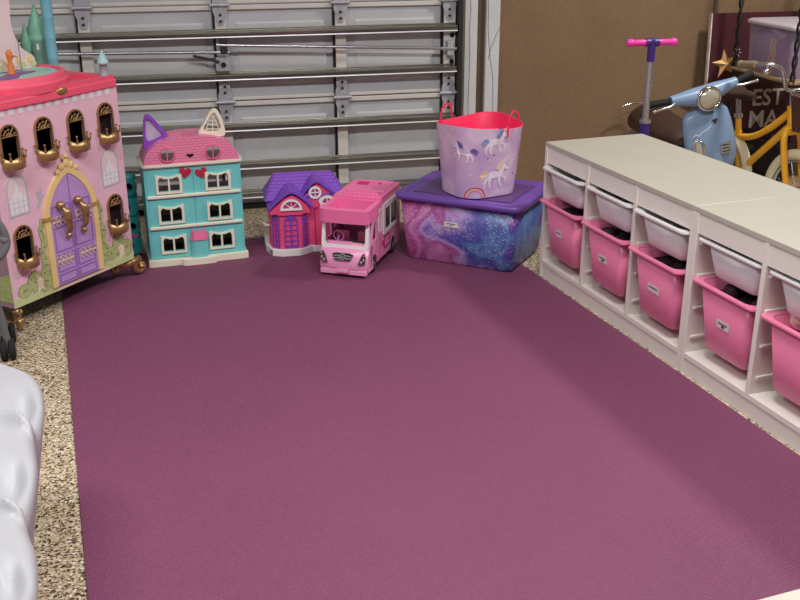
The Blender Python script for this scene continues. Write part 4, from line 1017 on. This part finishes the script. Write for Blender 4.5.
def sticker(parent, x, z, w_=0.05, h_=0.026, kind=0, y=-0.184):
    s_ = MB('sticker'); M_ = frame((x, y, z), (1, 0, 0), Vector((0, -0.07, 1)).normalized(), Vector((0, -1, -0.07)).normalized())
    s_.poly([(-w_ / 2, -h_ / 2), (w_ / 2, -h_ / 2), (w_ / 2, h_ / 2), (-w_ / 2, h_ / 2)], 0.001, M=M_)
    s_.poly([(-w_ * 0.36, 0.001), (w_ * 0.36, 0.001), (w_ * 0.36, 0.005), (-w_ * 0.36, 0.005)], 0.0014, 'ink', M=M_)
    if kind: s_.poly([(-w_ * 0.1, -0.009), (w_ * 0.14, -0.009), (w_ * 0.14, -0.001), (-w_ * 0.1, -0.001)], 0.0014, 'ink', M=M_)
    s_.build('sticker', parent)
CC = [PT + (UW - PT) / 3 * i + ((UW - PT) / 3 - PT) / 2 for i in range(3)]
spots = [(0, 0), (0, 1), (0, 2), (1, 0), (1, 1)]
PL = ['deep pink bin in the column nearest the galaxy bin', 'deep pink bin in the middle column of the farther unit', 'deep pink bin just left of where the two white units meet', 'deep pink bin just right of where the two white units meet', 'deep pink bin with plush toys inside, cut by the right edge of the photo']
WL = ['shallow white bin above the deep pink bin nearest the galaxy bin', 'shallow white bin in the middle column of the farther unit', 'shallow white bin just left of where the two white units meet', 'shallow white bin just right of where the two white units meet', 'shallow white bin above the plush toys, cut by the right edge']
def fill(t, wtop, z, name, m_, seed, n=16):
    rd = random.Random(seed); b = MB(m_)
    for i in range(n):
        r_ = rd.uniform(0.022, 0.036)
        b.sph((rd.uniform(-0.075, 0.075), rd.uniform(-0.135, 0.135), z + rd.uniform(-0.015, 0.012)), (r_, r_ * rd.uniform(0.7, 1.1), r_ * rd.uniform(0.5, 0.9)), m_, n=8, M=None)
    b.bb(-0.108, 0.108, -0.17, 0.17, z - 0.03, z - 0.005, m_)
    o = b.build(name); o.parent = None
    return o
for i, (u_, c_) in enumerate(spots):
    pull = [0.0, 0.0, 0.0, 0.0, 0.0][i]
    wy = -0.992 * u_ - CC[c_]
    p = pb0 if i == 0 else copy_tree(pb0)
    w_ = wb0 if i == 0 else copy_tree(wb0)
    p.location = ((0.175, 0.178, 0.178, 0.197, 0.197)[i], wy, 0.1125); w_.location = ((0.182, 0.192, 0.19, 0.205, 0.208)[i], wy, 0.352)
    p['label'] = PL[i]; w_['label'] = WL[i]
for i, (u_, c_) in enumerate(spots):
    p = [o for o in COL.objects if o.get('label') == PL[i]][0]
    if i < 4: sticker(p, -0.01 + 0.004 * i, 0.115, (0.042, 0.06, 0.068, 0.06)[i], 0.027, i in (1, 3))
    wy = -0.992 * u_ - CC[c_]
    if i < 4:
        o = fill(None, 0, 0.190, 'toy_pile', 'dark_toys', i)
        o.location = (p.location[0], wy, 0.1125); o.rotation_euler = (0, 0, R(-90))
        o['kind'] = 'stuff'; tag(o, 'dark jumble of small toys inside ' + PL[i].replace('deep pink bin', 'the pink bin'), 'toys', 'toy piles in the pink bins')
# plush toys in the nearest bin
pq = [(0.12, -1.49, 0.315, 'plush_pink', 'pink plush toy'), (0.115, -1.385, 0.315, 'plush_cream', 'cream plush toy')]
for x, y, z, m_, nm in pq:
    b = MB(m_); b.sph((0, 0, 0), (0.045, 0.05, 0.035)); b.sph((-0.035, -0.02, 0.02), 0.028); b.sph((-0.045, -0.045, 0.035), (0.01, 0.012, 0.014)); b.sph((-0.045, 0.008, 0.035), (0.01, 0.012, 0.014))
    b.sph((0.02, 0.045, 0.005), (0.018, 0.03, 0.014)); b.sph((0.03, -0.05, 0.0), (0.018, 0.03, 0.014))
    o = b.build('plush_toy'); o.location = (x, y, z); tag(o, nm + ' poking out of the pink bin at the right edge', 'plush toy')
    o.scale = (0.85, 0.85, 0.85)
for x, y, z in ((0.06, -1.47, 0.24), (0.12, -1.40, 0.235), (0.2, -1.44, 0.235)):
    pass
# ------------------------------------------------------------ kick scooter
ks = thing('kick_scooter', 'kick scooter with hot pink handlebar grips and silver stem against the brown wall', 'scooter', (0.69, 0.36, 0), R(-10))
MB('silver').cyl((0, 0, 0.42), (0, 0, 0.79), 0.0145).build('steering_tube', ks)
MB('purple_dark').cyl((0, 0, 0.79), (0, 0, 0.885), 0.017).cyl((-0.03, 0, 0.872), (0.03, 0, 0.872), 0.018).build('handlebar_clamp', ks)
MB('purple_dark').cyl((0, 0, 0.16), (0, 0, 0.52), 0.022).cyl((0, 0, 0.52), (0, 0, 0.535), 0.026, 'silver').build('lower_stem', ks)
for s_ in (-1, 1):
    b = MB('handle_pink').tube([(s_ * 0.028, 0, 0.872), (s_ * 0.085, 0, 0.872), (s_ * 0.087, 0, 0.872), (s_ * 0.092, 0, 0.872), (s_ * 0.108, 0, 0.872), (s_ * 0.116, 0, 0.872)], [0.0135, 0.0135, 0.015, 0.017, 0.017, 0.010], n=16)
    b.build('grip', ks)
b = MB('handle_pink'); b.bb(-0.05, 0.05, 0.06, 0.42, 0.06, 0.085); b.tube([(0, 0, 0.17), (0, 0.06, 0.08)], 0.03); b.build('deck', ks, bevel=0.01)
for x, y in ((-0.07, -0.02), (0.07, -0.02), (0, 0.42)):
    Mw = frame((x, y, 0.05), (0, 1, 0), (0, 0, 1), (1, 0, 0)); MB('purple_dark').lathe([(0.03, -0.012), (0.05, -0.01), (0.05, 0.01), (0.03, 0.012)], n=24, M=Mw).build('wheel', ks)
MB('purple_dark').cyl((-0.07, -0.02, 0.05), (0.07, -0.02, 0.05), 0.008).bb(-0.02, 0.02, -0.03, 0.02, 0.04, 0.17).build('axle', ks)

# ------------------------------------------------------------ ride-on retro scooter
vs = thing('ride_on_scooter', 'powder blue retro ride-on scooter with round chrome headlight and brown seat', 'ride-on toy', (1.12, 0.33, 0.0), R(6))
vs.rotation_euler = (0, R(-13.5), R(-6)); vs.scale = (1.08, 1.0, 0.985)
b = MB('vespa')
def ssec(z, w_, y, bulge): return [(w_ / 2 * math.cos(a), y - bulge * max(0, math.sin(a)) ** 0.8 + 0.012 * (1 if math.sin(a) < 0 else 0), z) for a in [2 * PI * i / 28 for i in range(28)]]
sh = [(0.60, 0.08, 0.0, 0.02), (0.592, 0.17, 0.0, 0.028), (0.57, 0.205, -0.005, 0.034), (0.52, 0.222, -0.012, 0.038), (0.46, 0.228, -0.02, 0.04), (0.40, 0.232, -0.024, 0.042), (0.34, 0.225, -0.02, 0.045), (0.29, 0.20, -0.01, 0.045), (0.25, 0.15, 0.0, 0.04)]
b.loft([ssec(*s_) for s_ in sh])
b.build('leg_shield', vs, bevel=0)
b = MB('vespa')      # handlebar housing
b.loft([[(x, -0.012 + r_ * 1.0 * math.cos(a), 0.655 + 0.02 * (abs(x) / 0.15) + r_ * 1.0 * math.sin(a)) for a in [2 * PI * i / 16 for i in range(16)]] for x, r_ in ((-0.15, 0.024), (-0.12, 0.028), (-0.05, 0.042), (0, 0.048), (0.05, 0.042), (0.12, 0.028), (0.15, 0.024))])
b.cyl((0, 0.0, 0.56), (0, -0.01, 0.66), 0.03)
b.build('handlebar_cover', vs)
b = MB('chrome'); Ml = frame((0, -0.05, 0.65), (1, 0, 0), (0, 0, 1), (0, -1, 0))
b.lathe([(0.05, -0.01), (0.056, 0.0), (0.056, 0.014), (0.048, 0.02), (0.046, 0.012)], n=28, M=Ml)
hl = b.build('headlight', vs)
MB('lens').lathe([(0.046, 0.011), (0.04, 0.02), (0.02, 0.026), (0.006, 0.028)], n=24, M=Ml).build('headlight_lens', hl)
for s_ in (-1, 1):
    MB('black_rubber').tube([(s_ * 0.15, -0.01, 0.675), (s_ * 0.23, 0.015, 0.68)], 0.016).sph((s_ * 0.232, 0.016, 0.68), 0.019).build('grip', vs)
    MB('silver').tube([(s_ * 0.14, -0.03, 0.665), (s_ * 0.17, -0.045, 0.662), (s_ * 0.235, -0.035, 0.658)], 0.006).sph((s_ * 0.236, -0.035, 0.658), 0.008).build('brake_lever', vs)
b = MB('lens')
b.sph((-0.07, -0.054, 0.415), (0.018, 0.014, 0.05)); b.tube([(-0.07, -0.063, 0.36), (-0.048, -0.065, 0.385), (-0.046, -0.063, 0.445), (-0.068, -0.054, 0.475), (-0.09, -0.046, 0.45), (-0.093, -0.046, 0.39)], 0.005, 'chrome', closed=True, n=6)
b.build('side_lamp', vs, label='oval chrome lamp low on the shield')
b = MB('vespa')      # raised centre spine, badge and horn grille
b.loft([[(x_, y_, z_) for x_ in (-w_, w_) for y_ in (0,)] for w_, y_, z_ in ()] or [[(-0.018, -0.046, 0.50), (0.018, -0.046, 0.50), (0.018, -0.03, 0.50), (-0.018, -0.03, 0.50)], [(-0.014, -0.075, 0.34), (0.024, -0.075, 0.34), (0.024, -0.05, 0.34), (-0.014, -0.05, 0.34)]], smooth=False)
b.build('shield_spine', vs, bevel=0.004)
b = MB('print_white')
b.plate([(0.022, 0.378), (0.07, 0.372), (0.072, 0.432), (0.024, 0.428)], [[(0.028, 0.384 + 0.015 * k), (0.064, 0.381 + 0.015 * k), (0.064, 0.388 + 0.015 * k), (0.028, 0.391 + 0.015 * k)] for k in range(3)], 0.006, 'silver', M=ff(-0.064)); b.build('horn_grille', vs)
b = MB('ink').poly([(0.008, 0.545), (0.034, 0.545), (0.021, 0.518)], 0.004, 'ink', M=ff(-0.046)); b.build('badge', vs)
b = MB('print_white').tube(smoothpts([(-0.085, -0.048, 0.488), (-0.07, -0.051, 0.497), (-0.062, -0.052, 0.487), (-0.045, -0.053, 0.499), (-0.02, -0.053, 0.508), (0.0, -0.052, 0.52)], 3, False), 0.0016, 'print_white', n=5)
b.build('script_lettering', vs, label='pale script lettering across the shield')
b = MB('vespa')      # front mudguard
b.loft([[(x * 0.05, -0.06 + 0.15 * math.cos(a) * (1 - 0.08 * abs(x)) * 0.9, 0.13 + 0.135 * math.sin(a) * (1 - 0.12 * x * x)) for x in (-1, -0.8, -0.4, 0, 0.4, 0.8, 1)] for a in [R(20 + 14 * k) for k in range(11)]], caps=False, closed=False)
b.build('mudguard', vs)
def wheel(par, c, r_, w_, tyre, rim, name='wheel', ax=(1, 0, 0), spokes=10):
    x = Vector(ax).normalized(); z = Vector((0, 0, 1)); y = z.cross(x)
    M_ = frame(c, y, z, x); t = MB(tyre)
    t.tube([((r_ - w_) * math.cos(2 * PI * i / 40), (r_ - w_) * math.sin(2 * PI * i / 40), 0) for i in range(40)], w_, n=12, closed=True, M=M_)
    o = t.build(name, par)
    q = MB(rim); q.tube([((r_ - 2 * w_) * math.cos(2 * PI * i / 40), (r_ - 2 * w_) * math.sin(2 * PI * i / 40), 0) for i in range(40)], w_ * 0.4, n=8, closed=True, M=M_)
    for k in range(spokes):
        a = 2 * PI * k / spokes; q.cyl((0.014 * math.cos(a + 0.8), 0.014 * math.sin(a + 0.8), 0.012 * (-1) ** k), ((r_ - 2 * w_) * math.cos(a), (r_ - 2 * w_) * math.sin(a), 0), 0.0016 if spokes > 6 else 0.012, n=6, M=M_)
    q.cyl((0, 0, -0.025), (0, 0, 0.025), 0.016, n=14, M=M_); q.build('wheel_rim', o)
    return o
wheel(vs, (0, -0.06, 0.125), 0.125, 0.034, 'black_rubber', 'silver', spokes=5)
wheel(vs, (0, 0.56, 0.125), 0.125, 0.034, 'black_rubber', 'silver', spokes=5)
b = MB('vespa')      # floorboard and rear body
b.bb(-0.085, 0.085, 0.0, 0.32, 0.15, 0.18)
rr = []
for y, w_, z0, z1 in ((0.27, 0.12, 0.16, 0.33), (0.33, 0.2, 0.15, 0.38), (0.45, 0.26, 0.13, 0.39), (0.58, 0.27, 0.14, 0.38), (0.68, 0.22, 0.18, 0.36), (0.76, 0.12, 0.25, 0.34)):
    rr.append([(w_ / 2 * math.cos(a), y, (z0 + z1) / 2 + (z1 - z0) / 2 * math.sin(a)) for a in [2 * PI * i / 20 for i in range(20)]])
b.loft(rr); b.build('rear_body', vs, bevel=0)
b = MB('vespa_seat')
rr = []
for y, w_, z0, z1 in ((0.22, 0.09, 0.37, 0.41), (0.28, 0.16, 0.36, 0.45), (0.4, 0.19, 0.36, 0.47), (0.52, 0.20, 0.36, 0.485), (0.62, 0.19, 0.36, 0.50), (0.68, 0.12, 0.37, 0.47)):
    rr.append([(w_ / 2 * math.cos(a), y, (z0 + z1) / 2 + (z1 - z0) / 2 * math.sin(a)) for a in [2 * PI * i / 20 for i in range(20)]])
b.loft(rr); b.build('seat', vs, label='dark brown seat')
MB('chrome').tube(smoothpts([(-0.07, 0.62, 0.40), (-0.08, 0.74, 0.43), (-0.05, 0.8, 0.46), (0.05, 0.8, 0.46), (0.08, 0.74, 0.43), (0.07, 0.62, 0.40)], 4, False), 0.005, n=8).build('grab_rail', vs)
b = MB('tan').tube(smoothpts([(-0.05, 0.03, 0.60), (-0.075, 0.06, 0.63), (-0.05, 0.08, 0.655)], 4, False), 0.014); b.build('cable_sleeve', vs)

# ------------------------------------------------------------ yellow bicycle
bk_ = thing('bicycle', 'yellow childrens bicycle with cream tyres and brown wicker basket', 'bicycle', (1.28, 0.0, 0.0), 0)
RW = 0.212; YF, YR = 0.01, 0.545
wheel(bk_, (0.0, YF, RW), RW, 0.024, 'tyre_cream', 'silver', spokes=16)
wheel(bk_, (0.0, YR, RW), RW, 0.024, 'tyre_cream', 'silver', spokes=16)
HT = (0, 0.115, 0.60); HB = (0, 0.095, 0.50); SB = (0, 0.42, 0.22); STp = (0, 0.47, 0.50)
b = MB('bike_yellow')
b.cyl(HB, HT, 0.021)
b.tube(smoothpts([(0, 0.105, 0.585), (0, 0.22, 0.49), (0, 0.34, 0.42), (0, 0.455, 0.395)], 5, False), 0.0155)
b.tube(smoothpts([(0, 0.10, 0.52), (0, 0.22, 0.41), (0, 0.34, 0.30), (0, 0.42, 0.22)], 4, False), 0.0165)
b.cyl(SB, STp, 0.0145); b.cyl((0, 0.468, 0.485), (0, 0.471, 0.505), 0.022, 'silver')
for s_ in (-1, 1): b.tube([(s_ * 0.012, 0.42, 0.22), (s_ * 0.04, YR, RW)], 0.009); b.tube([(s_ * 0.012, 0.455, 0.42), (s_ * 0.04, YR, RW)], 0.008)
b.build('frame', bk_)
b = MB('bike_yellow')
for s_ in (-1, 1): b.tube(smoothpts([(s_ * 0.02, 0.095, 0.50), (s_ * 0.045, 0.085, 0.46), (s_ * 0.045, 0.055, 0.33), (s_ * 0.045, YF, RW)], 5, False), 0.0145)
b.cyl((-0.035, 0.095, 0.49), (0.035, 0.095, 0.49), 0.018); b.build('fork', bk_)
b = MB('silver'); b.cyl(STp, (0, 0.485, 0.58), 0.0125); b.build('seat_post', bk_)
b = MB('saddle')
b.loft([[(w_ * math.cos(a), y, 0.595 + hh_ * math.sin(a) * 0.5 + dz) for a in [2 * PI * i / 16 for i in range(16)]] for y, w_, hh_, dz in ((0.37, 0.015, 0.03, 0), (0.40, 0.025, 0.045, 0.002), (0.46, 0.04, 0.05, 0.0), (0.53, 0.078, 0.055, 0.008), (0.58, 0.082, 0.05, 0.014), (0.61, 0.05, 0.03, 0.012))])
b.build('saddle', bk_)
b = MB('silver'); b.cyl(HT, (0, 0.125, 0.67), 0.012)
for s_ in (-1, 1): b.tube(smoothpts([(0, 0.12, 0.665), (s_ * 0.05, 0.11, 0.68), (s_ * 0.10, 0.09, 0.765), (s_ * 0.16, 0.10, 0.79), (s_ * 0.185, 0.17, 0.782)], 5, False), 0.009)
b.build('handlebar', bk_)
for s_ in (-1, 1):
    MB('grip_brown').tube([(s_ * 0.184, 0.16, 0.783), (s_ * 0.192, 0.25, 0.772)], 0.0165).sph((s_ * 0.193, 0.252, 0.772), 0.019).build('grip', bk_)
b = MB('chrome').sph((-0.165, 0.11, 0.76), (0.018, 0.018, 0.014)).cyl((-0.165, 0.11, 0.77), (-0.165, 0.11, 0.785), 0.006); b.build('bell', bk_)
b = MB('wicker')
b.loft([rrect(0.13, 0.09, 0.03, 0.51, cy=-0.005), rrect(0.17, 0.13, 0.035, 0.66, cy=-0.01), rrect(0.18, 0.14, 0.035, 0.665, cy=-0.01), rrect(0.16, 0.12, 0.03, 0.66, cy=-0.01), rrect(0.12, 0.08, 0.03, 0.52, cy=-0.005)])
b.build('wicker_basket', bk_, label='brown wicker basket on the handlebar')
b = MB('steel_dark'); b.cyl((-0.03, 0.42, 0.22), (0.03, 0.42, 0.22), 0.02); b.tube([(-0.04, 0.42, 0.22), (-0.045, 0.38, 0.10)], 0.008); b.tube([(0.04, 0.42, 0.22), (0.045, 0.46, 0.34)], 0.008)
b.bb(-0.08, -0.045, 0.35, 0.41, 0.09, 0.11, 'black'); b.bb(0.045, 0.08, 0.43, 0.49, 0.33, 0.35, 'black'); b.build('crank', bk_)
b = MB('silver').tube([(0.03, 0.5, 0.15), (0.12, 0.48, 0.02), (0.12, 0.48, 0.006)], 0.007); b.build('kickstand', bk_)

# ------------------------------------------------------------ red sign, star, rack, tote
WM = rot(TH, 'Z')
sg = thing('sign_board', 'dark red wooden sign board with pale capital letters leaning by the brown wall', 'sign', (1.52, 1.035, 0.0), TH)
SM = rot(R(-3), 'X')
b = MB('sign_red'); b.bb(0, 1.15, 0, 0.02, 0.0, 0.905, M=SM); b.bb(-0.004, 0.004, -0.001, 0.021, 0.0, 0.906, 'sign_edge', M=SM)
b.build('board', sg)
b = MB('sign_letter')
b.text('EST', 0.125, 0.003, 'sign_letter', M=SM @ ff(-0.0005, 0.375, 0.452)); b.text('MA', 0.13, 0.003, 'sign_letter', M=SM @ ff(-0.0005, 0.36, 0.335))
b.build('lettering', sg)
b = MB('print_white')
for k in range(6):
    a = k * PI / 3; b.cyl((0.165 + 0.012 * math.cos(a), -0.002, 0.70 + 0.012 * math.sin(a)), (0.165 + 0.024 * math.cos(a), -0.002, 0.70 + 0.024 * math.sin(a)), 0.0015, n=5, M=SM)
b.build('printed_snowflake', sg)
st = thing('star_ornament', 'golden five-pointed tin star hung on the dark red board', 'ornament', (1.566, 0.985, 0.655), TH)
b = MB('star_gold')
P_ = [((0.078 if k % 2 == 0 else 0.031) * math.cos(PI / 2 + k * PI / 5 + 0.2), 0, (0.078 if k % 2 == 0 else 0.031) * math.sin(PI / 2 + k * PI / 5 + 0.2)) for k in range(10)]
b.raw([(0, -0.024, 0)] + P_, [(0, 1 + k, 1 + (k + 1) % 10) for k in range(10)], 'star_gold'); b.raw([(0, 0.0, 0)] + P_, [(0, 1 + (k + 1) % 10, 1 + k) for k in range(10)], 'star_gold')
b.build('star', st)
MB('steel_dark').cyl((0, 0.0, 0.06), (0, 0.07, 0.09), 0.002, n=6).build('hanger', st)
rk = thing('shelf_rack', 'black iron shelf rack with twisted posts and a thin wooden shelf holding the clear tote', 'rack', (1.505, 0.395, 0), R(-7.6))
def twist(x, y, z0, z1):
    b = MB('black')
    for ph_ in (0, PI): b.tube([(x + 0.008 * math.cos(ph_ + k * 0.9), y + 0.008 * math.sin(ph_ + k * 0.9), z0 + (z1 - z0) * k / 60) for k in range(61)], 0.0065, n=6)
    b.build('post', rk)
for x in (0.0, 0.38):
    for y in (0.0, 0.53): twist(x, y, 0.0, 1.3)
for z in (0.635, 0.13): MB('rack_wood').bb(-0.012, 0.39, -0.012, 0.542, z, z + 0.014).build('wooden_shelf', rk, bevel=0.003)
for z in (0.622, 0.117):
    b = MB('black')
    for y in (0.0, 0.53): b.bb(0.0, 0.38, y - 0.008, y + 0.008, z, z + 0.013)
    for x in (0.0, 0.38): b.bb(x - 0.008, x + 0.008, 0.0, 0.53, z, z + 0.013)
    b.build('crossbar', rk)
tb = thing('clear_tote', 'see-through plastic tote with purple and gold things on the wooden shelf', 'storage box', (1.70, 0.64, 0.6495), R(82.4))
b = MB('tote_clear'); b.loft([rrect(0.39, 0.26, 0.02, 0.0), rrect(0.42, 0.28, 0.025, 0.225), rrect(0.415, 0.275, 0.025, 0.225), rrect(0.385, 0.255, 0.02, 0.003)]); b.build('tub', tb)
b = MB('tote_lid'); b.loft([rrect(0.425, 0.285, 0.025, 0.225), rrect(0.445, 0.30, 0.03, 0.228), rrect(0.445, 0.30, 0.03, 0.243), rrect(0.42, 0.275, 0.03, 0.25)]); b.build('lid', tb)
b = MB('tote_purple'); b.loft([rrect(0.37, 0.24, 0.03, 0.005), rrect(0.39, 0.25, 0.04, 0.12), rrect(0.37, 0.22, 0.05, 0.205)])
b.build('contents', tb)['kind'] = 'stuff'
b = MB('tote_gold'); 
for k in range(7): b.tube(smoothpts([(-0.02 + 0.012 * math.sin(k * 2.1) + 0.02 * math.cos(j * 1.3 + k), 0.127, 0.03 + j * 0.024 + 0.006 * math.sin(k)) for j in range(7)], 2, False), 0.0035, n=5)
b.build('gold_trim', tb)
# dark storage cases in the gloom behind the bicycle
bx = thing('black_case', 'black carry case standing in the dark behind the yellow bicycle frame', 'case', (1.63, 0.45, 0.1445), R(82.4))
bx['label'] = 'black carry case in the dark behind the yellow bicycle, under the wooden shelf'
MB('black').bb(0.0, 0.42, 0.0, 0.09, 0.0, 0.19).build('case_body', bx, bevel=0.02); MB('steel_dark').tube([(0.14, 0.045, 0.19), (0.15, 0.045, 0.215), (0.27, 0.045, 0.215), (0.28, 0.045, 0.19)], 0.008).build('case_handle', bx)

# ------------------------------------------------------------ toy stroller at the left edge
ts = thing('doll_stroller', 'grey tubular doll stroller at the left edge in front of the castle', 'doll stroller', (-2.12, -0.10, 0), 0)
b = MB('strol_grey')
b.tube(smoothpts([(0.06, -0.02, 0.03), (0.05, -0.04, 0.15), (0.04, -0.08, 0.33), (0.09, -0.11, 0.40), (0.105, -0.11, 0.44), (0.09, -0.12, 0.50), (0.05, -0.13, 0.54)], 4, False), 0.0125, n=12)
b.sph((0.100, -0.11, 0.445), 0.0165)
b.tube(smoothpts([(-0.22, -0.02, 0.03), (-0.21, -0.04, 0.15), (-0.2, -0.08, 0.33), (-0.21, -0.11, 0.44), (-0.19, -0.13, 0.54)], 4, False), 0.0125, n=12)
b.cyl((0.05, -0.13, 0.54), (-0.19, -0.13, 0.54), 0.0165); b.cyl((0.06, -0.02, 0.09), (-0.22, -0.02, 0.09), 0.01)
b.tube([(0.045, -0.05, 0.2), (0.05, 0.12, 0.06)], 0.012); b.tube([(-0.205, -0.05, 0.2), (-0.21, 0.12, 0.06)], 0.012)
b.build('frame', ts)
b = MB('magenta'); b.loft([[(-0.18, -0.06, 0.34), (0.02, -0.06, 0.34), (0.02, -0.05, 0.345), (-0.18, -0.05, 0.345)], [(-0.18, 0.0, 0.17), (0.02, 0.0, 0.17), (0.02, 0.01, 0.18), (-0.18, 0.01, 0.18)], [(-0.18, 0.1, 0.18), (0.02, 0.1, 0.18), (0.02, 0.11, 0.19), (-0.18, 0.11, 0.19)]]); b.build('sling_seat', ts)
for x in (0.055, -0.215):
    for y in (-0.03, 0.12):
        for q in (-0.014, 0.014):
            Mw = frame((x + q, y, 0.036), (0, 1, 0), (0, 0, 1), (1, 0, 0)); wq = MB('black_rubber').lathe([(0.024, -0.011), (0.036, -0.008), (0.036, 0.008), (0.024, 0.011)], n=24, M=Mw); wq.lathe([(0.02, 0.0105), (0.012, 0.014)], 'strol_grey', n=16, M=Mw); wq.build('wheel', ts)

# ------------------------------------------------------------ white moulded plastic piece, foreground left
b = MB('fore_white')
def prof_x(y):      # right-hand outline in plan, three swelling lobes
    yy = (-0.98 - y)
    return yy
NY, NZ = 110, 40
TOPZ = 0.42
OUT = [(-2.12, -1.09), (-2.029, -1.127), (-1.991, -1.165), (-1.957, -1.213), (-1.941, -1.276), (-1.941, -1.361), (-1.951, -1.44), (-1.963, -1.50), (-1.961, -1.57), (-1.961, -1.64), (-1.972, -1.733), (-1.985, -1.80), (-1.980, -1.86), (-1.969, -1.93), (-1.968, -2.0), (-1.972, -2.06), (-1.985, -2.13), (-2.02, -2.2)]
OUT = smoothpts(OUT, 8, False)
Y0, Y1 = -1.095, -2.2
def outx(y):
    for p, q in zip(OUT, OUT[1:]):
        if p[1] >= y >= q[1] and p[1] > q[1]: return p[0] + (q[0] - p[0]) * (p[1] - y) / (p[1] - q[1])
    return -2.02
def skin(s, t):      # s along the row of lobes, t from the middle over the top edge and down the right side
    y = Y0 + (Y1 - Y0) * s
    xr = outx(y)
    if t < 0.5: q = t / 0.5; x = -2.40 + (xr - 0.03 + 2.40) * q ** 0.6; z = TOPZ; d = xr - x
    elif t < 0.75:
        a_ = (t - 0.5) / 0.25 * PI / 2; x = xr - 0.03 + 0.03 * math.sin(a_); z = TOPZ - 0.035 * (1 - math.cos(a_)); d = xr - x
    else:
        q = (t - 0.75) / 0.25; x = xr - 0.075 * q; z = (TOPZ - 0.035) * (1 - q); d = 0
    # raised rims sweep across the top, curving toward the viewer as they meet the right side
    for yc, w_ in ((-1.50, 1.0), (-1.83, 1.0)):
        yr = yc + 0.10 * math.sin(min(1.0, d / 0.14) * PI / 2)
        k = (y - yr)
        z += 0.026 * math.exp(-(k / 0.02) ** 2) * (1 if t < 0.75 else (1 - (t - 0.75) / 0.25))
        if k > 0: z -= 0.06 * math.exp(-k / 0.07) * (1 - math.exp(-k / 0.03)) * (1 if t < 0.75 else (1 - (t - 0.75) / 0.25))
    for yd in (-1.36, -1.68, -2.03):
        z -= 0.040 * math.exp(-((d - 0.045) / 0.028) ** 2 - ((y - yd) / 0.06) ** 2)
    return (x, y, z)
rings = [[skin(i / NY, j / NZ) for j in range(NZ + 1)] + [(-2.40, Y0 + (Y1 - Y0) * i / NY, 0.0)] for i in range(NY + 1)]
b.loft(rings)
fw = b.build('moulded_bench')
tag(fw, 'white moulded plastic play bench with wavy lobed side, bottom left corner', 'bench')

# ------------------------------------------------------------ white table corner, foreground right
tw = thing('play_table', 'cream white tabletop corner showing at the bottom right of the photo', 'table', (-0.72, -2.732, 0))
MB('white_lam').bb(-0.40, 0.6, -0.24, 0.245, 0.41, 0.43).build('tabletop', tw, bevel=0.002)
for x in (-0.36, 0.56):
    for y in (-0.2, 0.2): MB('white_lam_edge').bb(x - 0.02, x + 0.02, y - 0.02, y + 0.02, 0.0064, 0.41).build('leg', tw, bevel=0.002)

# ------------------------------------------------------------ lights
def area(name, loc, size, power, col, tgt=None, sy=None):
    L = bpy.data.lights.new(name, 'AREA'); L.energy = power; L.color = col; L.size = size
    if sy: L.shape = 'RECTANGLE'; L.size_y = sy
    o = bpy.data.objects.new(name, L); COL.objects.link(o); o.location = loc
    if tgt is not None: o.rotation_euler = (Vector(tgt) - Vector(loc)).to_track_quat('-Z', 'Y').to_euler()
    return o
area('ceiling_lamp_main', (1.5, -0.35, 2.66), 0.3, 48, (1.0, 0.96, 0.9))
area('ceiling_lamp_middle', (-0.7, -1.9, 2.68), 1.2, 58, (1.0, 0.98, 0.96), sy=0.3)
area('ceiling_lamp_left', (-2.6, -1.6, 2.68), 1.2, 44, (0.97, 0.98, 1.0), sy=0.3)
wd = bpy.data.worlds.new('w'); scene.world = wd; wd.use_nodes = True
wd.node_tree.nodes['Background'].inputs[0].default_value = (0.6, 0.65, 0.75, 1); wd.node_tree.nodes['Background'].inputs[1].default_value = 0.3

# ------------------------------------------------------------ camera
cam = bpy.data.cameras.new('camera'); co = bpy.data.objects.new('camera', cam); COL.objects.link(co)
cam.sensor_fit = 'HORIZONTAL'; cam.sensor_width = 36.0; cam.lens = 1003.98 / 800 * 36.0; cam.clip_start = 0.05
yaw, pitch, roll = -0.3467447, -0.3700477, -0.002539
fv = Vector((-math.sin(yaw) * math.cos(pitch), math.cos(yaw) * math.cos(pitch), math.sin(pitch)))
rv = Vector((math.cos(yaw), math.sin(yaw), 0)); uv = rv.cross(fv)
r2 = math.cos(roll) * rv + math.sin(roll) * uv; u2 = -math.sin(roll) * rv + math.cos(roll) * uv
co.matrix_world = frame((-1.873956, -3.489591, 1.411410), r2, u2, -fv)
scene.camera = co
scene.view_settings.view_transform = 'Standard'; scene.view_settings.look = 'None'
scene.view_settings.gamma = 1; scene.view_settings.exposure = 0.15; scene.view_settings.use_curve_mapping = False
